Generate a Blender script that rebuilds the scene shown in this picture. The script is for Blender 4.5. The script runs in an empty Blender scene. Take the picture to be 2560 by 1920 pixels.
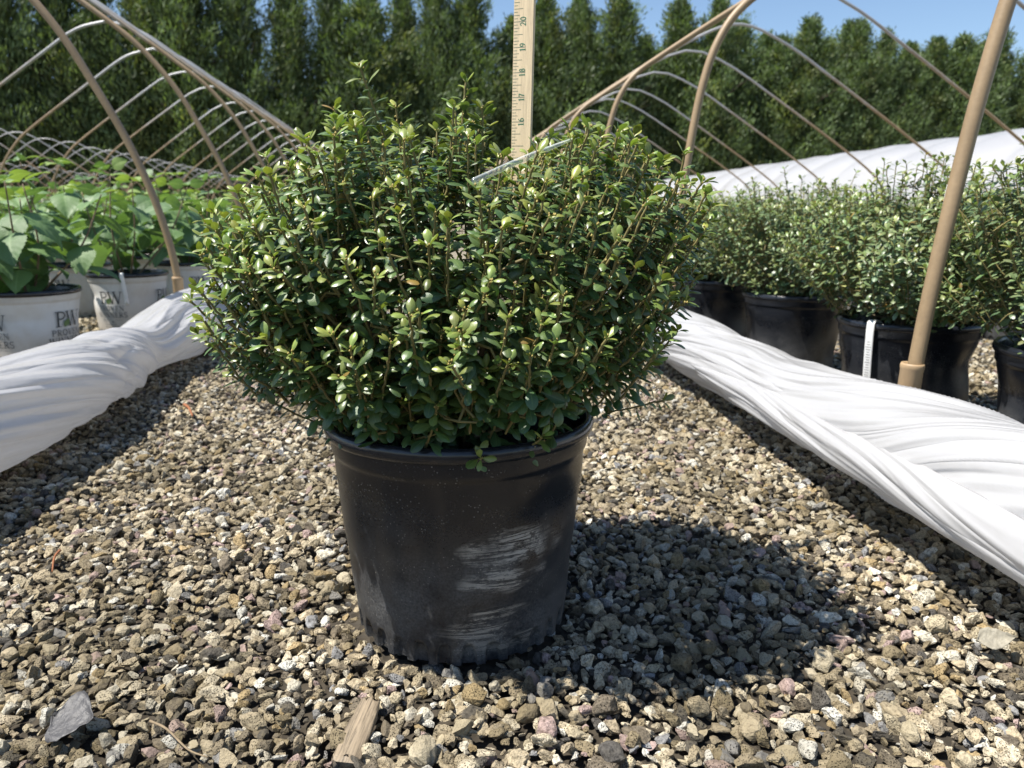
import bpy, bmesh, math, random
import numpy as np
from mathutils import Vector, Matrix, Euler

random.seed(7)
RNG = np.random.default_rng(11)
R = math.radians
PI = math.pi
scene = bpy.context.scene
COL = scene.collection

# ---------------------------------------------------------------- camera
CAM_H, PITCH, YAW = .463, R(12.86), R(6.7)
cam_data = bpy.data.cameras.new('camera')
cam = bpy.data.objects.new('camera', cam_data)
COL.objects.link(cam)
cam.location = (0, 0, CAM_H)
cam.rotation_euler = (PI / 2 - PITCH, 0, -YAW)
cam_data.sensor_width = 36
cam_data.lens = 36 * 1862 / 2560
cam_data.clip_start = .02
cam_data.clip_end = 6000
cam_data.dof.use_dof = True
cam_data.dof.focus_distance = .72
cam_data.dof.aperture_fstop = 10.0
scene.camera = cam

# ---------------------------------------------------------------- sky, sun, exposure
SUN_EL = R(63)
SUN_FROM = Vector((-.982 * math.cos(SUN_EL), -.19 * math.cos(SUN_EL), math.sin(SUN_EL))).normalized()
world = bpy.data.worlds.new('World')
scene.world = world
world.use_nodes = True
wn = world.node_tree.nodes
bg = wn['Background']
sky = wn.new('ShaderNodeTexSky')
sky.sky_type = 'NISHITA'
sky.sun_disc = False
sky.sun_elevation = SUN_EL
sky.sun_rotation = math.atan2(SUN_FROM.x, SUN_FROM.y)
sky.air_density = 1.0
sky.dust_density = .25
sky.ozone_density = 2.6
world.node_tree.links.new(sky.outputs[0], bg.inputs[0])
bg.inputs[1].default_value = .088
sun_data = bpy.data.lights.new('sun', 'SUN')
sun_data.energy = 5.0
sun_data.angle = R(.53)
sun_data.color = (1, .95, .87)
sun = bpy.data.objects.new('sun', sun_data)
sun.rotation_euler = SUN_FROM.to_track_quat('Z', 'Y').to_euler()
sun.location = (-3, -2, 6)
COL.objects.link(sun)
scene.view_settings.view_transform = 'Standard'
scene.view_settings.look = 'None'
scene.view_settings.gamma = 1
scene.view_settings.exposure = .88
scene.cycles.use_denoising = True
scene.cycles.max_bounces = 8
scene.cycles.transparent_max_bounces = 12

# ---------------------------------------------------------------- material helpers
def new_mat(name):
    m = bpy.data.materials.new(name)
    m.use_nodes = True
    nt = m.node_tree
    return m, nt, nt.nodes['Principled BSDF'], nt.nodes['Material Output']

def N(nt, kind, **kw):
    n = nt.nodes.new(kind)
    for k, v in kw.items():
        if k in n.inputs.keys():
            n.inputs[k].default_value = v
        else:
            setattr(n, k, v)
    return n

def L(nt, a, b):
    nt.links.new(a, b)

def ramp(nt, stops, src=None, interp='LINEAR'):
    r = nt.nodes.new('ShaderNodeValToRGB')
    r.color_ramp.interpolation = interp
    els = r.color_ramp.elements
    while len(els) < len(stops):
        els.new(.5)
    for e, (p, c) in zip(els, stops):
        e.position = p
        e.color = c if len(c) == 4 else (*c, 1)
    if src is not None:
        L(nt, src, r.inputs[0])
    return r

def mix(nt, fac, a, b, blend='MIX'):
    m = nt.nodes.new('ShaderNodeMix')
    m.data_type = 'RGBA'
    m.blend_type = blend
    for sock, v in ((m.inputs[0], fac), (m.inputs[6], a), (m.inputs[7], b)):
        if hasattr(v, 'links'):
            L(nt, v, sock)
        else:
            sock.default_value = v if not isinstance(v, tuple) or len(v) == 4 else (*v, 1)
    return m.outputs[2]

def math_n(nt, op, a, b=None, clamp=False):
    m = nt.nodes.new('ShaderNodeMath')
    m.operation = op
    m.use_clamp = clamp
    for i, v in enumerate((a, b)):
        if v is None:
            continue
        if hasattr(v, 'links'):
            L(nt, v, m.inputs[i])
        else:
            m.inputs[i].default_value = v
    return m.outputs[0]

def bump(nt, bsdf, height, strength, dist):
    b = N(nt, 'ShaderNodeBump', Strength=strength, Distance=dist)
    L(nt, height, b.inputs['Height'])
    L(nt, b.outputs[0], bsdf.inputs['Normal'])
    return b

def obj_coord(nt, scale=(1, 1, 1), rot=(0, 0, 0), loc=(0, 0, 0)):
    tc = nt.nodes.new('ShaderNodeTexCoord')
    mp = nt.nodes.new('ShaderNodeMapping')
    mp.inputs['Scale'].default_value = scale
    mp.inputs['Rotation'].default_value = rot
    mp.inputs['Location'].default_value = loc
    L(nt, tc.outputs['Object'], mp.inputs[0])
    return mp.outputs[0]

M = {}

# leaves: colour carried per leaf, midrib lighter
def leaf_material(name, rough, trans, rib, coat, bumpk):
    m, nt, p, out = new_mat(name)
    at = N(nt, 'ShaderNodeAttribute', attribute_name='col')
    ribm = ramp(nt, [(0, (1, 1, 1)), (.10, (0, 0, 0))], at.outputs['Alpha'])
    lighter = mix(nt, 1.0, at.outputs['Color'], rib, 'ADD')
    c = mix(nt, math_n(nt, 'MULTIPLY', ribm.outputs[0], .55), at.outputs['Color'], lighter)
    nz = N(nt, 'ShaderNodeTexNoise', Scale=240.0, Detail=3.0)
    L(nt, obj_coord(nt), nz.inputs['Vector'])
    c2 = mix(nt, .22, c, mix(nt, nz.outputs[0], (.35, .35, .35), (1.5, 1.5, 1.5)), 'MULTIPLY')
    L(nt, c2, p.inputs['Base Color'])
    p.inputs['Roughness'].default_value = rough
    p.inputs['Coat Weight'].default_value = coat
    p.inputs['Coat Roughness'].default_value = .36
    bump(nt, p, nz.outputs[0], bumpk, .0015)
    tr = nt.nodes.new('ShaderNodeBsdfTranslucent')
    tcol = mix(nt, 1.0, c2, (1.5, 1.6, .6), 'MULTIPLY')
    L(nt, tcol, tr.inputs[0])
    ms = nt.nodes.new('ShaderNodeMixShader')
    ms.inputs[0].default_value = trans
    L(nt, p.outputs[0], ms.inputs[1])
    L(nt, tr.outputs[0], ms.inputs[2])
    L(nt, ms.outputs[0], out.inputs[0])
    return m
M['leaf'] = leaf_material('glossy_leaf', .37, .18, (.10, .11, .04), .2, .2)
M['soft_leaf'] = leaf_material('soft_leaf', .5, .24, (.12, .14, .08), 0, .35)
M['needle'] = leaf_material('conifer_spray', .6, .25, (0, 0, 0), 0, .1)

def twig_material():
    m, nt, p, out = new_mat('twig_bark')
    at = N(nt, 'ShaderNodeAttribute', attribute_name='col')
    nz = N(nt, 'ShaderNodeTexNoise', Scale=180.0, Detail=4.0)
    L(nt, obj_coord(nt, (1, 1, .3)), nz.inputs['Vector'])
    c = mix(nt, .5, at.outputs['Color'], mix(nt, nz.outputs[0], (.3, .3, .3), (1.6, 1.6, 1.6)), 'MULTIPLY')
    L(nt, c, p.inputs['Base Color'])
    p.inputs['Roughness'].default_value = .75
    bump(nt, p, nz.outputs[0], .5, .002)
    return m
M['twig'] = twig_material()

def black_plastic(name, scuff):
    m, nt, p, out = new_mat(name)
    co = obj_coord(nt)
    sep = nt.nodes.new('ShaderNodeSeparateXYZ')
    L(nt, co, sep.inputs[0])
    n1 = N(nt, 'ShaderNodeTexNoise', Scale=14.0, Detail=6.0, Roughness=.65)
    L(nt, co, n1.inputs['Vector'])
    fine = N(nt, 'ShaderNodeTexNoise', Scale=420.0, Detail=2.0)
    L(nt, co, fine.inputs['Vector'])
    low = math_n(nt, 'SUBTRACT', .95, math_n(nt, 'MULTIPLY', sep.outputs[2], 5.0), True)
    dust = math_n(nt, 'MULTIPLY', low, ramp(nt, [(.34, (.06, .06, .06)), (.60, (1, 1, 1))], n1.outputs[0]).outputs[0])
    dust = math_n(nt, 'MULTIPLY', dust, ramp(nt, [(.3, (.3, .3, .3)), (.7, (1, 1, 1))], fine.outputs[0]).outputs[0])
    spk = N(nt, 'ShaderNodeTexVoronoi', Scale=260.0)
    L(nt, co, spk.inputs['Vector'])
    sp = ramp(nt, [(.10, (1, 1, 1)), (.22, (0, 0, 0))], spk.outputs['Distance'])
    n2 = N(nt, 'ShaderNodeTexNoise', Scale=30.0, Detail=3.0)
    L(nt, co, n2.inputs['Vector'])
    spm = math_n(nt, 'MULTIPLY', sp.outputs[0], ramp(nt, [(.48, (0, 0, 0)), (.62, (.7, .7, .7))], n2.outputs[0]).outputs[0])
    c = mix(nt, math_n(nt, 'MULTIPLY', dust, .9), (.0080, .0098, .0140), (.155, .155, .152))
    c = mix(nt, math_n(nt, 'MULTIPLY', spm, .75), c, (.34, .32, .28))
    rg = math_n(nt, 'ADD', .25, math_n(nt, 'MULTIPLY', dust, .55))
    if scuff:
        # dragged scuff marks on the camera side: streaks along the wall, in two patches
        streak = N(nt, 'ShaderNodeTexNoise', Scale=1.0, Detail=10.0, Roughness=.8, Distortion=.9)
        L(nt, obj_coord(nt, (13, 13, 300), (0, R(3), 0)), streak.inputs['Vector'])
        wob = N(nt, 'ShaderNodeTexNoise', Scale=34.0, Detail=4.0)
        L(nt, co, wob.inputs['Vector'])
        patches = None
        for (cx, cz, rx, rz, k) in ((.046, .128, .052, .020, 1.), (.034, .098, .045, .014, .85), (.030, .058, .034, .009, .9), (.010, .040, .040, .012, .7), (.03, .022, .055, .012, .45)):
            dx = math_n(nt, 'DIVIDE', math_n(nt, 'SUBTRACT', sep.outputs[0], cx), rx)
            dz = math_n(nt, 'DIVIDE', math_n(nt, 'SUBTRACT', sep.outputs[2], cz), rz)
            d2 = math_n(nt, 'ADD', math_n(nt, 'MULTIPLY', dx, dx), math_n(nt, 'MULTIPLY', dz, dz))
            d2 = math_n(nt, 'ADD', d2, math_n(nt, 'MULTIPLY', math_n(nt, 'SUBTRACT', wob.outputs[0], .5), 3.2))
            v = math_n(nt, 'MULTIPLY', math_n(nt, 'SUBTRACT', 1.25, d2, True), k)
            patches = v if patches is None else math_n(nt, 'MAXIMUM', patches, v)
        front = math_n(nt, 'LESS_THAN', sep.outputs[1], 0.0)
        st = ramp(nt, [(.46, (0, 0, 0)), (.53, (1, 1, 1))], streak.outputs[0]).outputs[0]
        brk = N(nt, 'ShaderNodeTexNoise', Scale=48.0, Detail=6.0, Roughness=.7)
        L(nt, obj_coord(nt, (1, 1, 2.2), (0, R(-14), 0)), brk.inputs['Vector'])
        bk = ramp(nt, [(.42, (.06, .06, .06)), (.50, (1, 1, 1))], brk.outputs[0]).outputs[0]
        sm = math_n(nt, 'MULTIPLY', math_n(nt, 'MULTIPLY', patches, math_n(nt, 'MULTIPLY', st, bk)), front)
        c = mix(nt, math_n(nt, 'MULTIPLY', sm, .95), c, (.38, .35, .30))
        rg = math_n(nt, 'ADD', rg, math_n(nt, 'MULTIPLY', sm, .3), True)
    L(nt, c, p.inputs['Base Color'])
    L(nt, rg, p.inputs['Roughness'])
    bump(nt, p, n1.outputs[0], .12, .004)
    return m
M['black_pot'] = black_plastic('black_plastic', False)
M['scuffed_pot'] = black_plastic('scuffed_black_plastic', True)

def simple(name, col, rough=.6, metal=0., scale=60., var=.25, bumpk=.15, stretch=(1, 1, 1), spec=.5):
    m, nt, p, out = new_mat(name)
    nz = N(nt, 'ShaderNodeTexNoise', Scale=scale, Detail=5.0, Roughness=.6)
    L(nt, obj_coord(nt, stretch), nz.inputs['Vector'])
    c = mix(nt, 1.0, (*col, 1), mix(nt, nz.outputs[0], (1 - 2 * var,) * 3, (1 + 2 * var,) * 3), 'MULTIPLY')
    L(nt, c, p.inputs['Base Color'])
    p.inputs['Roughness'].default_value = rough
    p.inputs['Metallic'].default_value = metal
    p.inputs['Specular IOR Level'].default_value = spec
    bump(nt, p, nz.outputs[0], bumpk, .003)
    return m
M['rim_black'] = simple('black_rim', (.014, .016, .021), .22, var=.3)
M['soil'] = simple('potting_bark', (.022, .016, .011), .95, scale=90, var=.45, bumpk=1.)
M['grey_pot'] = simple('grey_pot', (.30, .29, .27), .6, scale=9, var=.2)
M['ink'] = simple('print_grey', (.045, .05, .05), .6, var=.2)
M['ink_small'] = simple('print_fine_grey', (.16, .15, .14), .6, var=.2)
M['ink_leaf'] = simple('print_leaf_green', (.13, .20, .07), .6, var=.2)
M['ruler_ink'] = simple('ruler_green_ink', (.035, .16, .09), .6, var=.1)
M['ruler_tick'] = simple('ruler_tick_ink', (.12, .17, .12), .6, var=.1)
M['bud'] = simple('leaf_bud', (.32, .25, .07), .6, scale=200, var=.4)
M['trunk'] = simple('conifer_bark', (.09, .065, .05), .9, scale=8, var=.4, bumpk=.8, stretch=(1, 1, .2))
M['dry_leaf'] = simple('dry_leaf_grey', (.055, .054, .056), .5, scale=150, var=.35, bumpk=.5)
M['dry_leaf_tan'] = simple('dry_leaf_tan', (.26, .24, .19), .6, scale=150, var=.35, bumpk=.5)
M['dry_twig'] = simple('dry_twig', (.20, .15, .09), .8, scale=120, var=.35)
M['rust_twig'] = simple('rust_needle', (.24, .09, .035), .8, scale=120, var=.35)
M['orange'] = simple('orange_tape', (.6, .07, .02), .5, var=.15)

def wood(name, col, sc, stretch, var):
    m, nt, p, out = new_mat(name)
    co = obj_coord(nt, stretch)
    nz = N(nt, 'ShaderNodeTexNoise', Scale=sc, Detail=8.0, Roughness=.7, Distortion=.4)
    L(nt, co, nz.inputs['Vector'])
    r = ramp(nt, [(.3, tuple(c * (1 - var) for c in col)), (.5, col), (.72, tuple(min(1, c * (1 + .5 * var)) for c in col))], nz.outputs[0])
    L(nt, r.outputs[0], p.inputs['Base Color'])
    p.inputs['Roughness'].default_value = .65
    bump(nt, p, nz.outputs[0], .5, .0015)
    return m
M['ruler_wood'] = wood('yardstick_wood', (.68, .54, .35), 14, (16, 16, 1.2), .28)
M['chip_wood'] = wood('weathered_wood', (.235, .185, .125), 16, (30, 30, 1.5), .85)
M['board'] = wood('weathered_board', (.22, .17, .12), 6, (6, .6, 6), .5)

def white_pot():
    m, nt, p, out = new_mat('white_printed_pot')
    co = obj_coord(nt)
    sep = nt.nodes.new('ShaderNodeSeparateXYZ')
    L(nt, co, sep.inputs[0])
    n1 = N(nt, 'ShaderNodeTexNoise', Scale=9.0, Detail=6.0, Roughness=.65)
    L(nt, co, n1.inputs['Vector'])
    low = math_n(nt, 'SUBTRACT', .85, math_n(nt, 'MULTIPLY', sep.outputs[2], 6.0), True)
    d = math_n(nt, 'ADD', math_n(nt, 'MULTIPLY', low, .55), ramp(nt, [(.42, (0, 0, 0)), (.8, (.6, .6, .6))], n1.outputs[0]).outputs[0], True)
    d = math_n(nt, 'ADD', d, math_n(nt, 'MULTIPLY', math_n(nt, 'GREATER_THAN', sep.outputs[2], .203), .28), True)
    c = mix(nt, d, (.66, .65, .62), (.42, .34, .24))
    L(nt, c, p.inputs['Base Color'])
    p.inputs['Roughness'].default_value = .5
    bump(nt, p, n1.outputs[0], .06, .004)
    return m
M['white_pot'] = white_pot()

def film():
    m, nt, p, out = new_mat('white_greenhouse_film')
    co = obj_coord(nt, (1, .22, 1))
    n1 = N(nt, 'ShaderNodeTexNoise', Scale=22.0, Detail=3.0, Roughness=.45, Distortion=.25)
    L(nt, co, n1.inputs['Vector'])
    n2 = N(nt, 'ShaderNodeTexNoise', Scale=5.0, Detail=6.0, Roughness=.7)
    L(nt, co, n2.inputs['Vector'])
    dirt = ramp(nt, [(.60, (0, 0, 0)), (.80, (1, 1, 1))], n2.outputs[0])
    c = mix(nt, math_n(nt, 'MULTIPLY', dirt.outputs[0], .35), (.66, .66, .667), (.51, .46, .39))
    L(nt, c, p.inputs['Base Color'])
    p.inputs['Roughness'].default_value = .24
    p.inputs['Specular IOR Level'].default_value = .7
    wa = N(nt, 'ShaderNodeAttribute', attribute_name='wrap')
    n3 = N(nt, 'ShaderNodeTexNoise', Scale=.26, Detail=2.0, Roughness=.4, Distortion=.3)
    L(nt, wa.outputs['Vector'], n3.inputs['Vector'])
    crease = math_n(nt, 'ABSOLUTE', math_n(nt, 'SUBTRACT', n3.outputs[0], .5))
    crease = math_n(nt, 'POWER', math_n(nt, 'MULTIPLY', crease, 2.), .6)
    n4 = N(nt, 'ShaderNodeTexNoise', Scale=15.0, Detail=3.0, Roughness=.5, Distortion=.7)
    L(nt, obj_coord(nt, (1, .5, 1)), n4.inputs['Vector'])
    crink = math_n(nt, 'POWER', math_n(nt, 'MULTIPLY', math_n(nt, 'ABSOLUTE', math_n(nt, 'SUBTRACT', n4.outputs[0], .5)), 2.), .6)
    hgt = math_n(nt, 'ADD', math_n(nt, 'MULTIPLY', n1.outputs[0], .3), math_n(nt, 'ADD', crease, math_n(nt, 'MULTIPLY', crink, .12)))
    bump(nt, p, hgt, .55, .014)
    tr = nt.nodes.new('ShaderNodeBsdfTranslucent')
    L(nt, c, tr.inputs[0])
    ms = nt.nodes.new('ShaderNodeMixShader')
    ms.inputs[0].default_value = .5
    L(nt, p.outputs[0], ms.inputs[1])
    L(nt, tr.outputs[0], ms.inputs[2])
    L(nt, ms.outputs[0], out.inputs[0])
    return m
M['film'] = film()

def pipe_material(name, tan):
    m, nt, p, out = new_mat(name)
    co = obj_coord(nt)
    sep = nt.nodes.new('ShaderNodeSeparateXYZ')
    L(nt, co, sep.inputs[0])
    n1 = N(nt, 'ShaderNodeTexNoise', Scale=7.0, Detail=6.0, Roughness=.7)
    L(nt, co, n1.inputs['Vector'])
    n2 = N(nt, 'ShaderNodeTexNoise', Scale=160.0, Detail=3.0)
    L(nt, co, n2.inputs['Vector'])
    # bare galvanised metal survives near the crown of each hoop, rust-tan below
    h = math_n(nt, 'ADD', sep.outputs[2], math_n(nt, 'MULTIPLY', n1.outputs[0], 1.0))
    bare = ramp(nt, [(.0, (0, 0, 0)), (1., (1, 1, 1))], math_n(nt, 'MULTIPLY', math_n(nt, 'SUBTRACT', h, 1.95), 2.2, True))
    t = mix(nt, n1.outputs[0], tuple(c * .62 for c in tan), tuple(c * 1.3 for c in tan))
    t = mix(nt, .35, t, mix(nt, n2.outputs[0], (.5, .5, .5), (1.4, 1.4, 1.4)), 'MULTIPLY')
    c = mix(nt, bare.outputs[0], t, (.38, .385, .39))
    L(nt, c, p.inputs['Base Color'])
    L(nt, math_n(nt, 'MULTIPLY', bare.outputs[0], .45), p.inputs['Metallic'])
    p.inputs['Roughness'].default_value = .48
    bump(nt, p, n2.outputs[0], .15, .001)
    return m
M['pipe'] = pipe_material('weathered_hoop_pipe', (.29, .205, .115))
M['sleeve'] = simple('ground_sleeve_tan', (.36, .25, .14), .55, scale=40, var=.25, stretch=(1, 1, .3))

def clear_film():
    m, nt, p, out = new_mat('clear_plastic')
    p.inputs['Base Color'].default_value = (.9, .95, .95, 1)
    p.inputs['Roughness'].default_value = .08
    nz = N(nt, 'ShaderNodeTexNoise', Scale=40.0, Detail=2.0)
    L(nt, obj_coord(nt), nz.inputs['Vector'])
    bump(nt, p, nz.outputs[0], .25, .003)
    tp = nt.nodes.new('ShaderNodeBsdfTransparent')
    ms = nt.nodes.new('ShaderNodeMixShader')
    fr = N(nt, 'ShaderNodeLayerWeight', Blend=.45)
    L(nt, math_n(nt, 'ADD', .12, math_n(nt, 'MULTIPLY', fr.outputs['Facing'], .30), True), ms.inputs[0])
    L(nt, tp.outputs[0], ms.inputs[1])
    L(nt, p.outputs[0], ms.inputs[2])
    L(nt, ms.outputs[0], out.inputs[0])
    return m
M['clear'] = clear_film()
M['label_plastic'] = simple('white_label_strip', (.78, .78, .76), .25, var=.06)

def stone_material():
    m, nt, p, out = new_mat('gravel_stone')
    oi = nt.nodes.new('ShaderNodeObjectInfo')
    tone = ramp(nt, [(0, (.46, .38, .25)), (.13, (.60, .52, .37)), (.24, (.33, .27, .18)), (.36, (.17, .14, .10)),
                     (.46, (.62, .57, .45)), (.54, (.25, .20, .12)), (.65, (.09, .083, .075)), (.74, (.46, .39, .26)),
                     (.84, (.40, .29, .26)), (.88, (.68, .66, .58)), (.92, (.26, .26, .26)), (.96, (.38, .28, .14))],
                oi.outputs['Random'], 'CONSTANT')
    geo = nt.nodes.new('ShaderNodeNewGeometry')
    nz = N(nt, 'ShaderNodeTexNoise', Scale=230.0, Detail=5.0, Roughness=.7)
    L(nt, geo.outputs['Position'], nz.inputs['Vector'])
    vo = N(nt, 'ShaderNodeTexVoronoi', Scale=520.0)
    L(nt, geo.outputs['Position'], vo.inputs['Vector'])
    pore0 = ramp(nt, [(.12, (0, 0, 0)), (.36, (1, 1, 1))], vo.outputs['Distance'])
    # about half the stones are porous
    half = math_n(nt, 'FRACT', math_n(nt, 'MULTIPLY', oi.outputs['Random'], 17.3))
    pw = ramp(nt, [(.30, (1, 1, 1)), (.45, (0, 0, 0))], half)
    pores = ramp(nt, [(0, (0, 0, 0)), (1, (1, 1, 1))], math_n(nt, 'MAXIMUM', pore0.outputs[0], pw.outputs[0]))
    # damp algae film: patches over the yard
    alg = N(nt, 'ShaderNodeTexNoise', Scale=4.5, Detail=5.0, Roughness=.65)
    L(nt, geo.outputs['Position'], alg.inputs['Vector'])
    am = ramp(nt, [(.42, (0, 0, 0)), (.58, (1, 1, 1))], alg.outputs[0])
    am2 = math_n(nt, 'MULTIPLY', am.outputs[0], ramp(nt, [(.35, (.15, .15, .15)), (.65, (1, 1, 1))], nz.outputs[0]).outputs[0])
    hsv = N(nt, 'ShaderNodeHueSaturation', Saturation=.95)
    L(nt, tone.outputs[0], hsv.inputs['Color'])
    c = mix(nt, .8, hsv.outputs[0], ramp(nt, [(.34, (.22, .20, .17)), (.5, (.95, .95, .95)), (.66, (1.5, 1.5, 1.5))], nz.outputs[0]).outputs[0], 'MULTIPLY')
    c = mix(nt, math_n(nt, 'MULTIPLY', am2, .80), c, (.105, .082, .034))
    c = mix(nt, .8, c, mix(nt, pores.outputs[0], (.16, .15, .13), (1, 1, 1)), 'MULTIPLY')
    L(nt, c, p.inputs['Base Color'])
    L(nt, math_n(nt, 'SUBTRACT', .9, math_n(nt, 'MULTIPLY', am2, .3)), p.inputs['Roughness'])
    p.inputs['Specular IOR Level'].default_value = .3
    hh = math_n(nt, 'ADD', math_n(nt, 'MULTIPLY', pores.outputs[0], .6), nz.outputs[0])
    bump(nt, p, hh, 1., .0035)
    return m
M['stone'] = stone_material()

def ground_material():
    m, nt, p, out = new_mat('gravel_yard')
    tc = nt.nodes.new('ShaderNodeTexCoord')
    vo = N(nt, 'ShaderNodeTexVoronoi', Scale=70.0)
    L(nt, tc.outputs['Object'], vo.inputs['Vector'])
    nz = N(nt, 'ShaderNodeTexNoise', Scale=3.0, Detail=6.0)
    L(nt, tc.outputs['Object'], nz.inputs['Vector'])
    hs = nt.nodes.new('ShaderNodeSeparateColor')
    L(nt, vo.outputs['Color'], hs.inputs[0])
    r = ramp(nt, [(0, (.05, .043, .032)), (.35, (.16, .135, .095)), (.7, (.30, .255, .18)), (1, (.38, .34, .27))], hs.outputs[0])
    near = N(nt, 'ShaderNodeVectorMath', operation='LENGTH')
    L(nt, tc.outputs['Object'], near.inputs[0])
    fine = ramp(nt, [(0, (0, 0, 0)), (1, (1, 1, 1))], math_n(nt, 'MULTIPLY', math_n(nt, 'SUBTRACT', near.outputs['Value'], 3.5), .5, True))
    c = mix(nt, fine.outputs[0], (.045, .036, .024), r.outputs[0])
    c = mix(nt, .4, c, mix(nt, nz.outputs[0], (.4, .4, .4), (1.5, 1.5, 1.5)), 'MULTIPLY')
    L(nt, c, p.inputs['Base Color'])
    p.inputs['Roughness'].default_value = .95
    bump(nt, p, vo.outputs['Distance'], .8, .012)
    return m
M['ground'] = ground_material()

# ---------------------------------------------------------------- object helpers
def link(o, parent=None):
    COL.objects.link(o)
    if parent is not None:
        o.parent = parent
    return o

def mesh_np(name, verts, faces, mat, col=None, smooth=True):
    """verts (n,3); faces (m,k) int array (all same size) or list of tuples"""
    me = bpy.data.meshes.new(name)
    verts = np.asarray(verts, dtype=np.float32)
    if isinstance(faces, np.ndarray):
        k = faces.shape[1]
        me.vertices.add(len(verts))
        me.vertices.foreach_set('co', verts.ravel())
        me.loops.add(faces.size)
        me.loops.foreach_set('vertex_index', faces.astype(np.int32).ravel())
        me.polygons.add(len(faces))
        me.polygons.foreach_set('loop_start', np.arange(0, faces.size, k, dtype=np.int32))
        me.update(calc_edges=True)
    else:
        me.from_pydata([tuple(map(float, v)) for v in verts], [], [tuple(map(int, f)) for f in faces])
    if col is not None:
        a = me.attributes.new('col', 'FLOAT_COLOR', 'POINT')
        a.data.foreach_set('color', np.asarray(col, dtype=np.float32).ravel())
    if smooth:
        me.polygons.foreach_set('use_smooth', np.ones(len(me.polygons), dtype=bool))
    if mat is not None:
        me.materials.append(mat)
    me.update()
    return me

def obj(name, me, parent=None, loc=None, rot=None):
    o = bpy.data.objects.new(name, me)
    link(o, parent)
    if loc is not None:
        o.location = loc
    if rot is not None:
        o.rotation_euler = rot
    return o

def empty(name, loc=(0, 0, 0), rz=0):
    o = bpy.data.objects.new(name, None)
    o.empty_display_size = .05
    link(o)
    o.location = loc
    o.rotation_euler = (0, 0, rz)
    return o

def tag(o, label, cat, group=None):
    o['label'] = label
    o['category'] = cat
    if group:
        o['group'] = group
    return o

def grid_faces(nu, nv, close_v=False):
    """quads of a (nu x nv) vertex grid, index = i*nv + j"""
    i, j = np.meshgrid(np.arange(nu - 1), np.arange(nv if close_v else nv - 1), indexing='ij')
    j2 = (j + 1) % nv
    a = i * nv + j
    b = i * nv + j2
    c = (i + 1) * nv + j2
    d = (i + 1) * nv + j
    return np.stack([a, b, c, d], -1).reshape(-1, 4)

def lathe(profile, n, fn=None):
    """profile (k,2) r,z -> verts, faces; fn(theta,r,z)->r"""
    pr = np.asarray(profile, float)
    th = np.linspace(0, 2 * PI, n, endpoint=False)
    T, Rr = np.meshgrid(th, pr[:, 0])
    _, Z = np.meshgrid(th, pr[:, 1])
    if fn is not None:
        Rr = fn(T, Rr, Z)
    v = np.stack([Rr * np.cos(T), Rr * np.sin(T), Z], -1).reshape(-1, 3)
    return v, grid_faces(len(pr), n, True)[:, ::-1]

def tube(points, radii, n=8, cap=True):
    P = np.asarray(points, float)
    k = len(P)
    rad = np.broadcast_to(np.asarray(radii, float), (k,))
    tg = np.gradient(P, axis=0)
    tg /= np.linalg.norm(tg, axis=1)[:, None] + 1e-12
    ref = np.array([0, 0, 1.]) if abs(tg[0][2]) < .9 else np.array([1., 0, 0])
    u = np.cross(tg[0], ref)
    u /= np.linalg.norm(u)
    vs = []
    for i in range(k):
        u = u - tg[i] * np.dot(u, tg[i])
        u /= np.linalg.norm(u)
        w = np.cross(tg[i], u)
        th = np.linspace(0, 2 * PI, n, endpoint=False)
        vs.append(P[i] + rad[i] * (np.cos(th)[:, None] * u + np.sin(th)[:, None] * w))
    v = np.concatenate(vs)
    f = [tuple(q) for q in grid_faces(k, n, True)]
    if cap:
        f.append(tuple(range(n))[::-1])
        f.append(tuple(range((k - 1) * n, k * n)))
    return v, f

def merge(parts):
    vs, fs, o = [], [], 0
    for v, f in parts:
        vs.append(np.asarray(v, float))
        fs += [tuple(int(x) + o for x in q) for q in f]
        o += len(v)
    return np.concatenate(vs), fs

def box(x0, x1, y0, y1, z0, z1):
    v = [(x, y, z) for x in (x0, x1) for y in (y0, y1) for z in (z0, z1)]
    f = [(0, 1, 3, 2), (4, 6, 7, 5), (0, 4, 5, 1), (2, 3, 7, 6), (0, 2, 6, 4), (1, 5, 7, 3)]
    return np.array(v, float), f

def smooth_line(pts, n):
    """Catmull-Rom resample"""
    P = np.asarray(pts, float)
    P = np.vstack([2 * P[0] - P[1], P, 2 * P[-1] - P[-2]])
    out = []
    segs = len(P) - 3
    for t in np.linspace(0, segs - 1e-6, n):
        i = int(t)
        f = t - i
        a, b, c, d = P[i], P[i + 1], P[i + 2], P[i + 3]
        out.append(.5 * ((2 * b) + (-a + c) * f + (2 * a - 5 * b + 4 * c - d) * f * f + (-a + 3 * b - 3 * c + d) * f ** 3))
    return np.array(out)

class SineNoise:
    """smooth pseudo noise from random sines"""
    def __init__(self, rng, dim, n=10, f=1.):
        self.k = rng.normal(0, f, (n, dim))
        self.p = rng.uniform(0, 2 * PI, n)
        self.n = n
    def __call__(self, *xs):
        s = 0
        for k, p in zip(self.k, self.p):
            a = p
            for kk, x in zip(k, xs):
                a = a + kk * x
            s = s + np.sin(a)
        return s / math.sqrt(self.n) * 1.2

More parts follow.
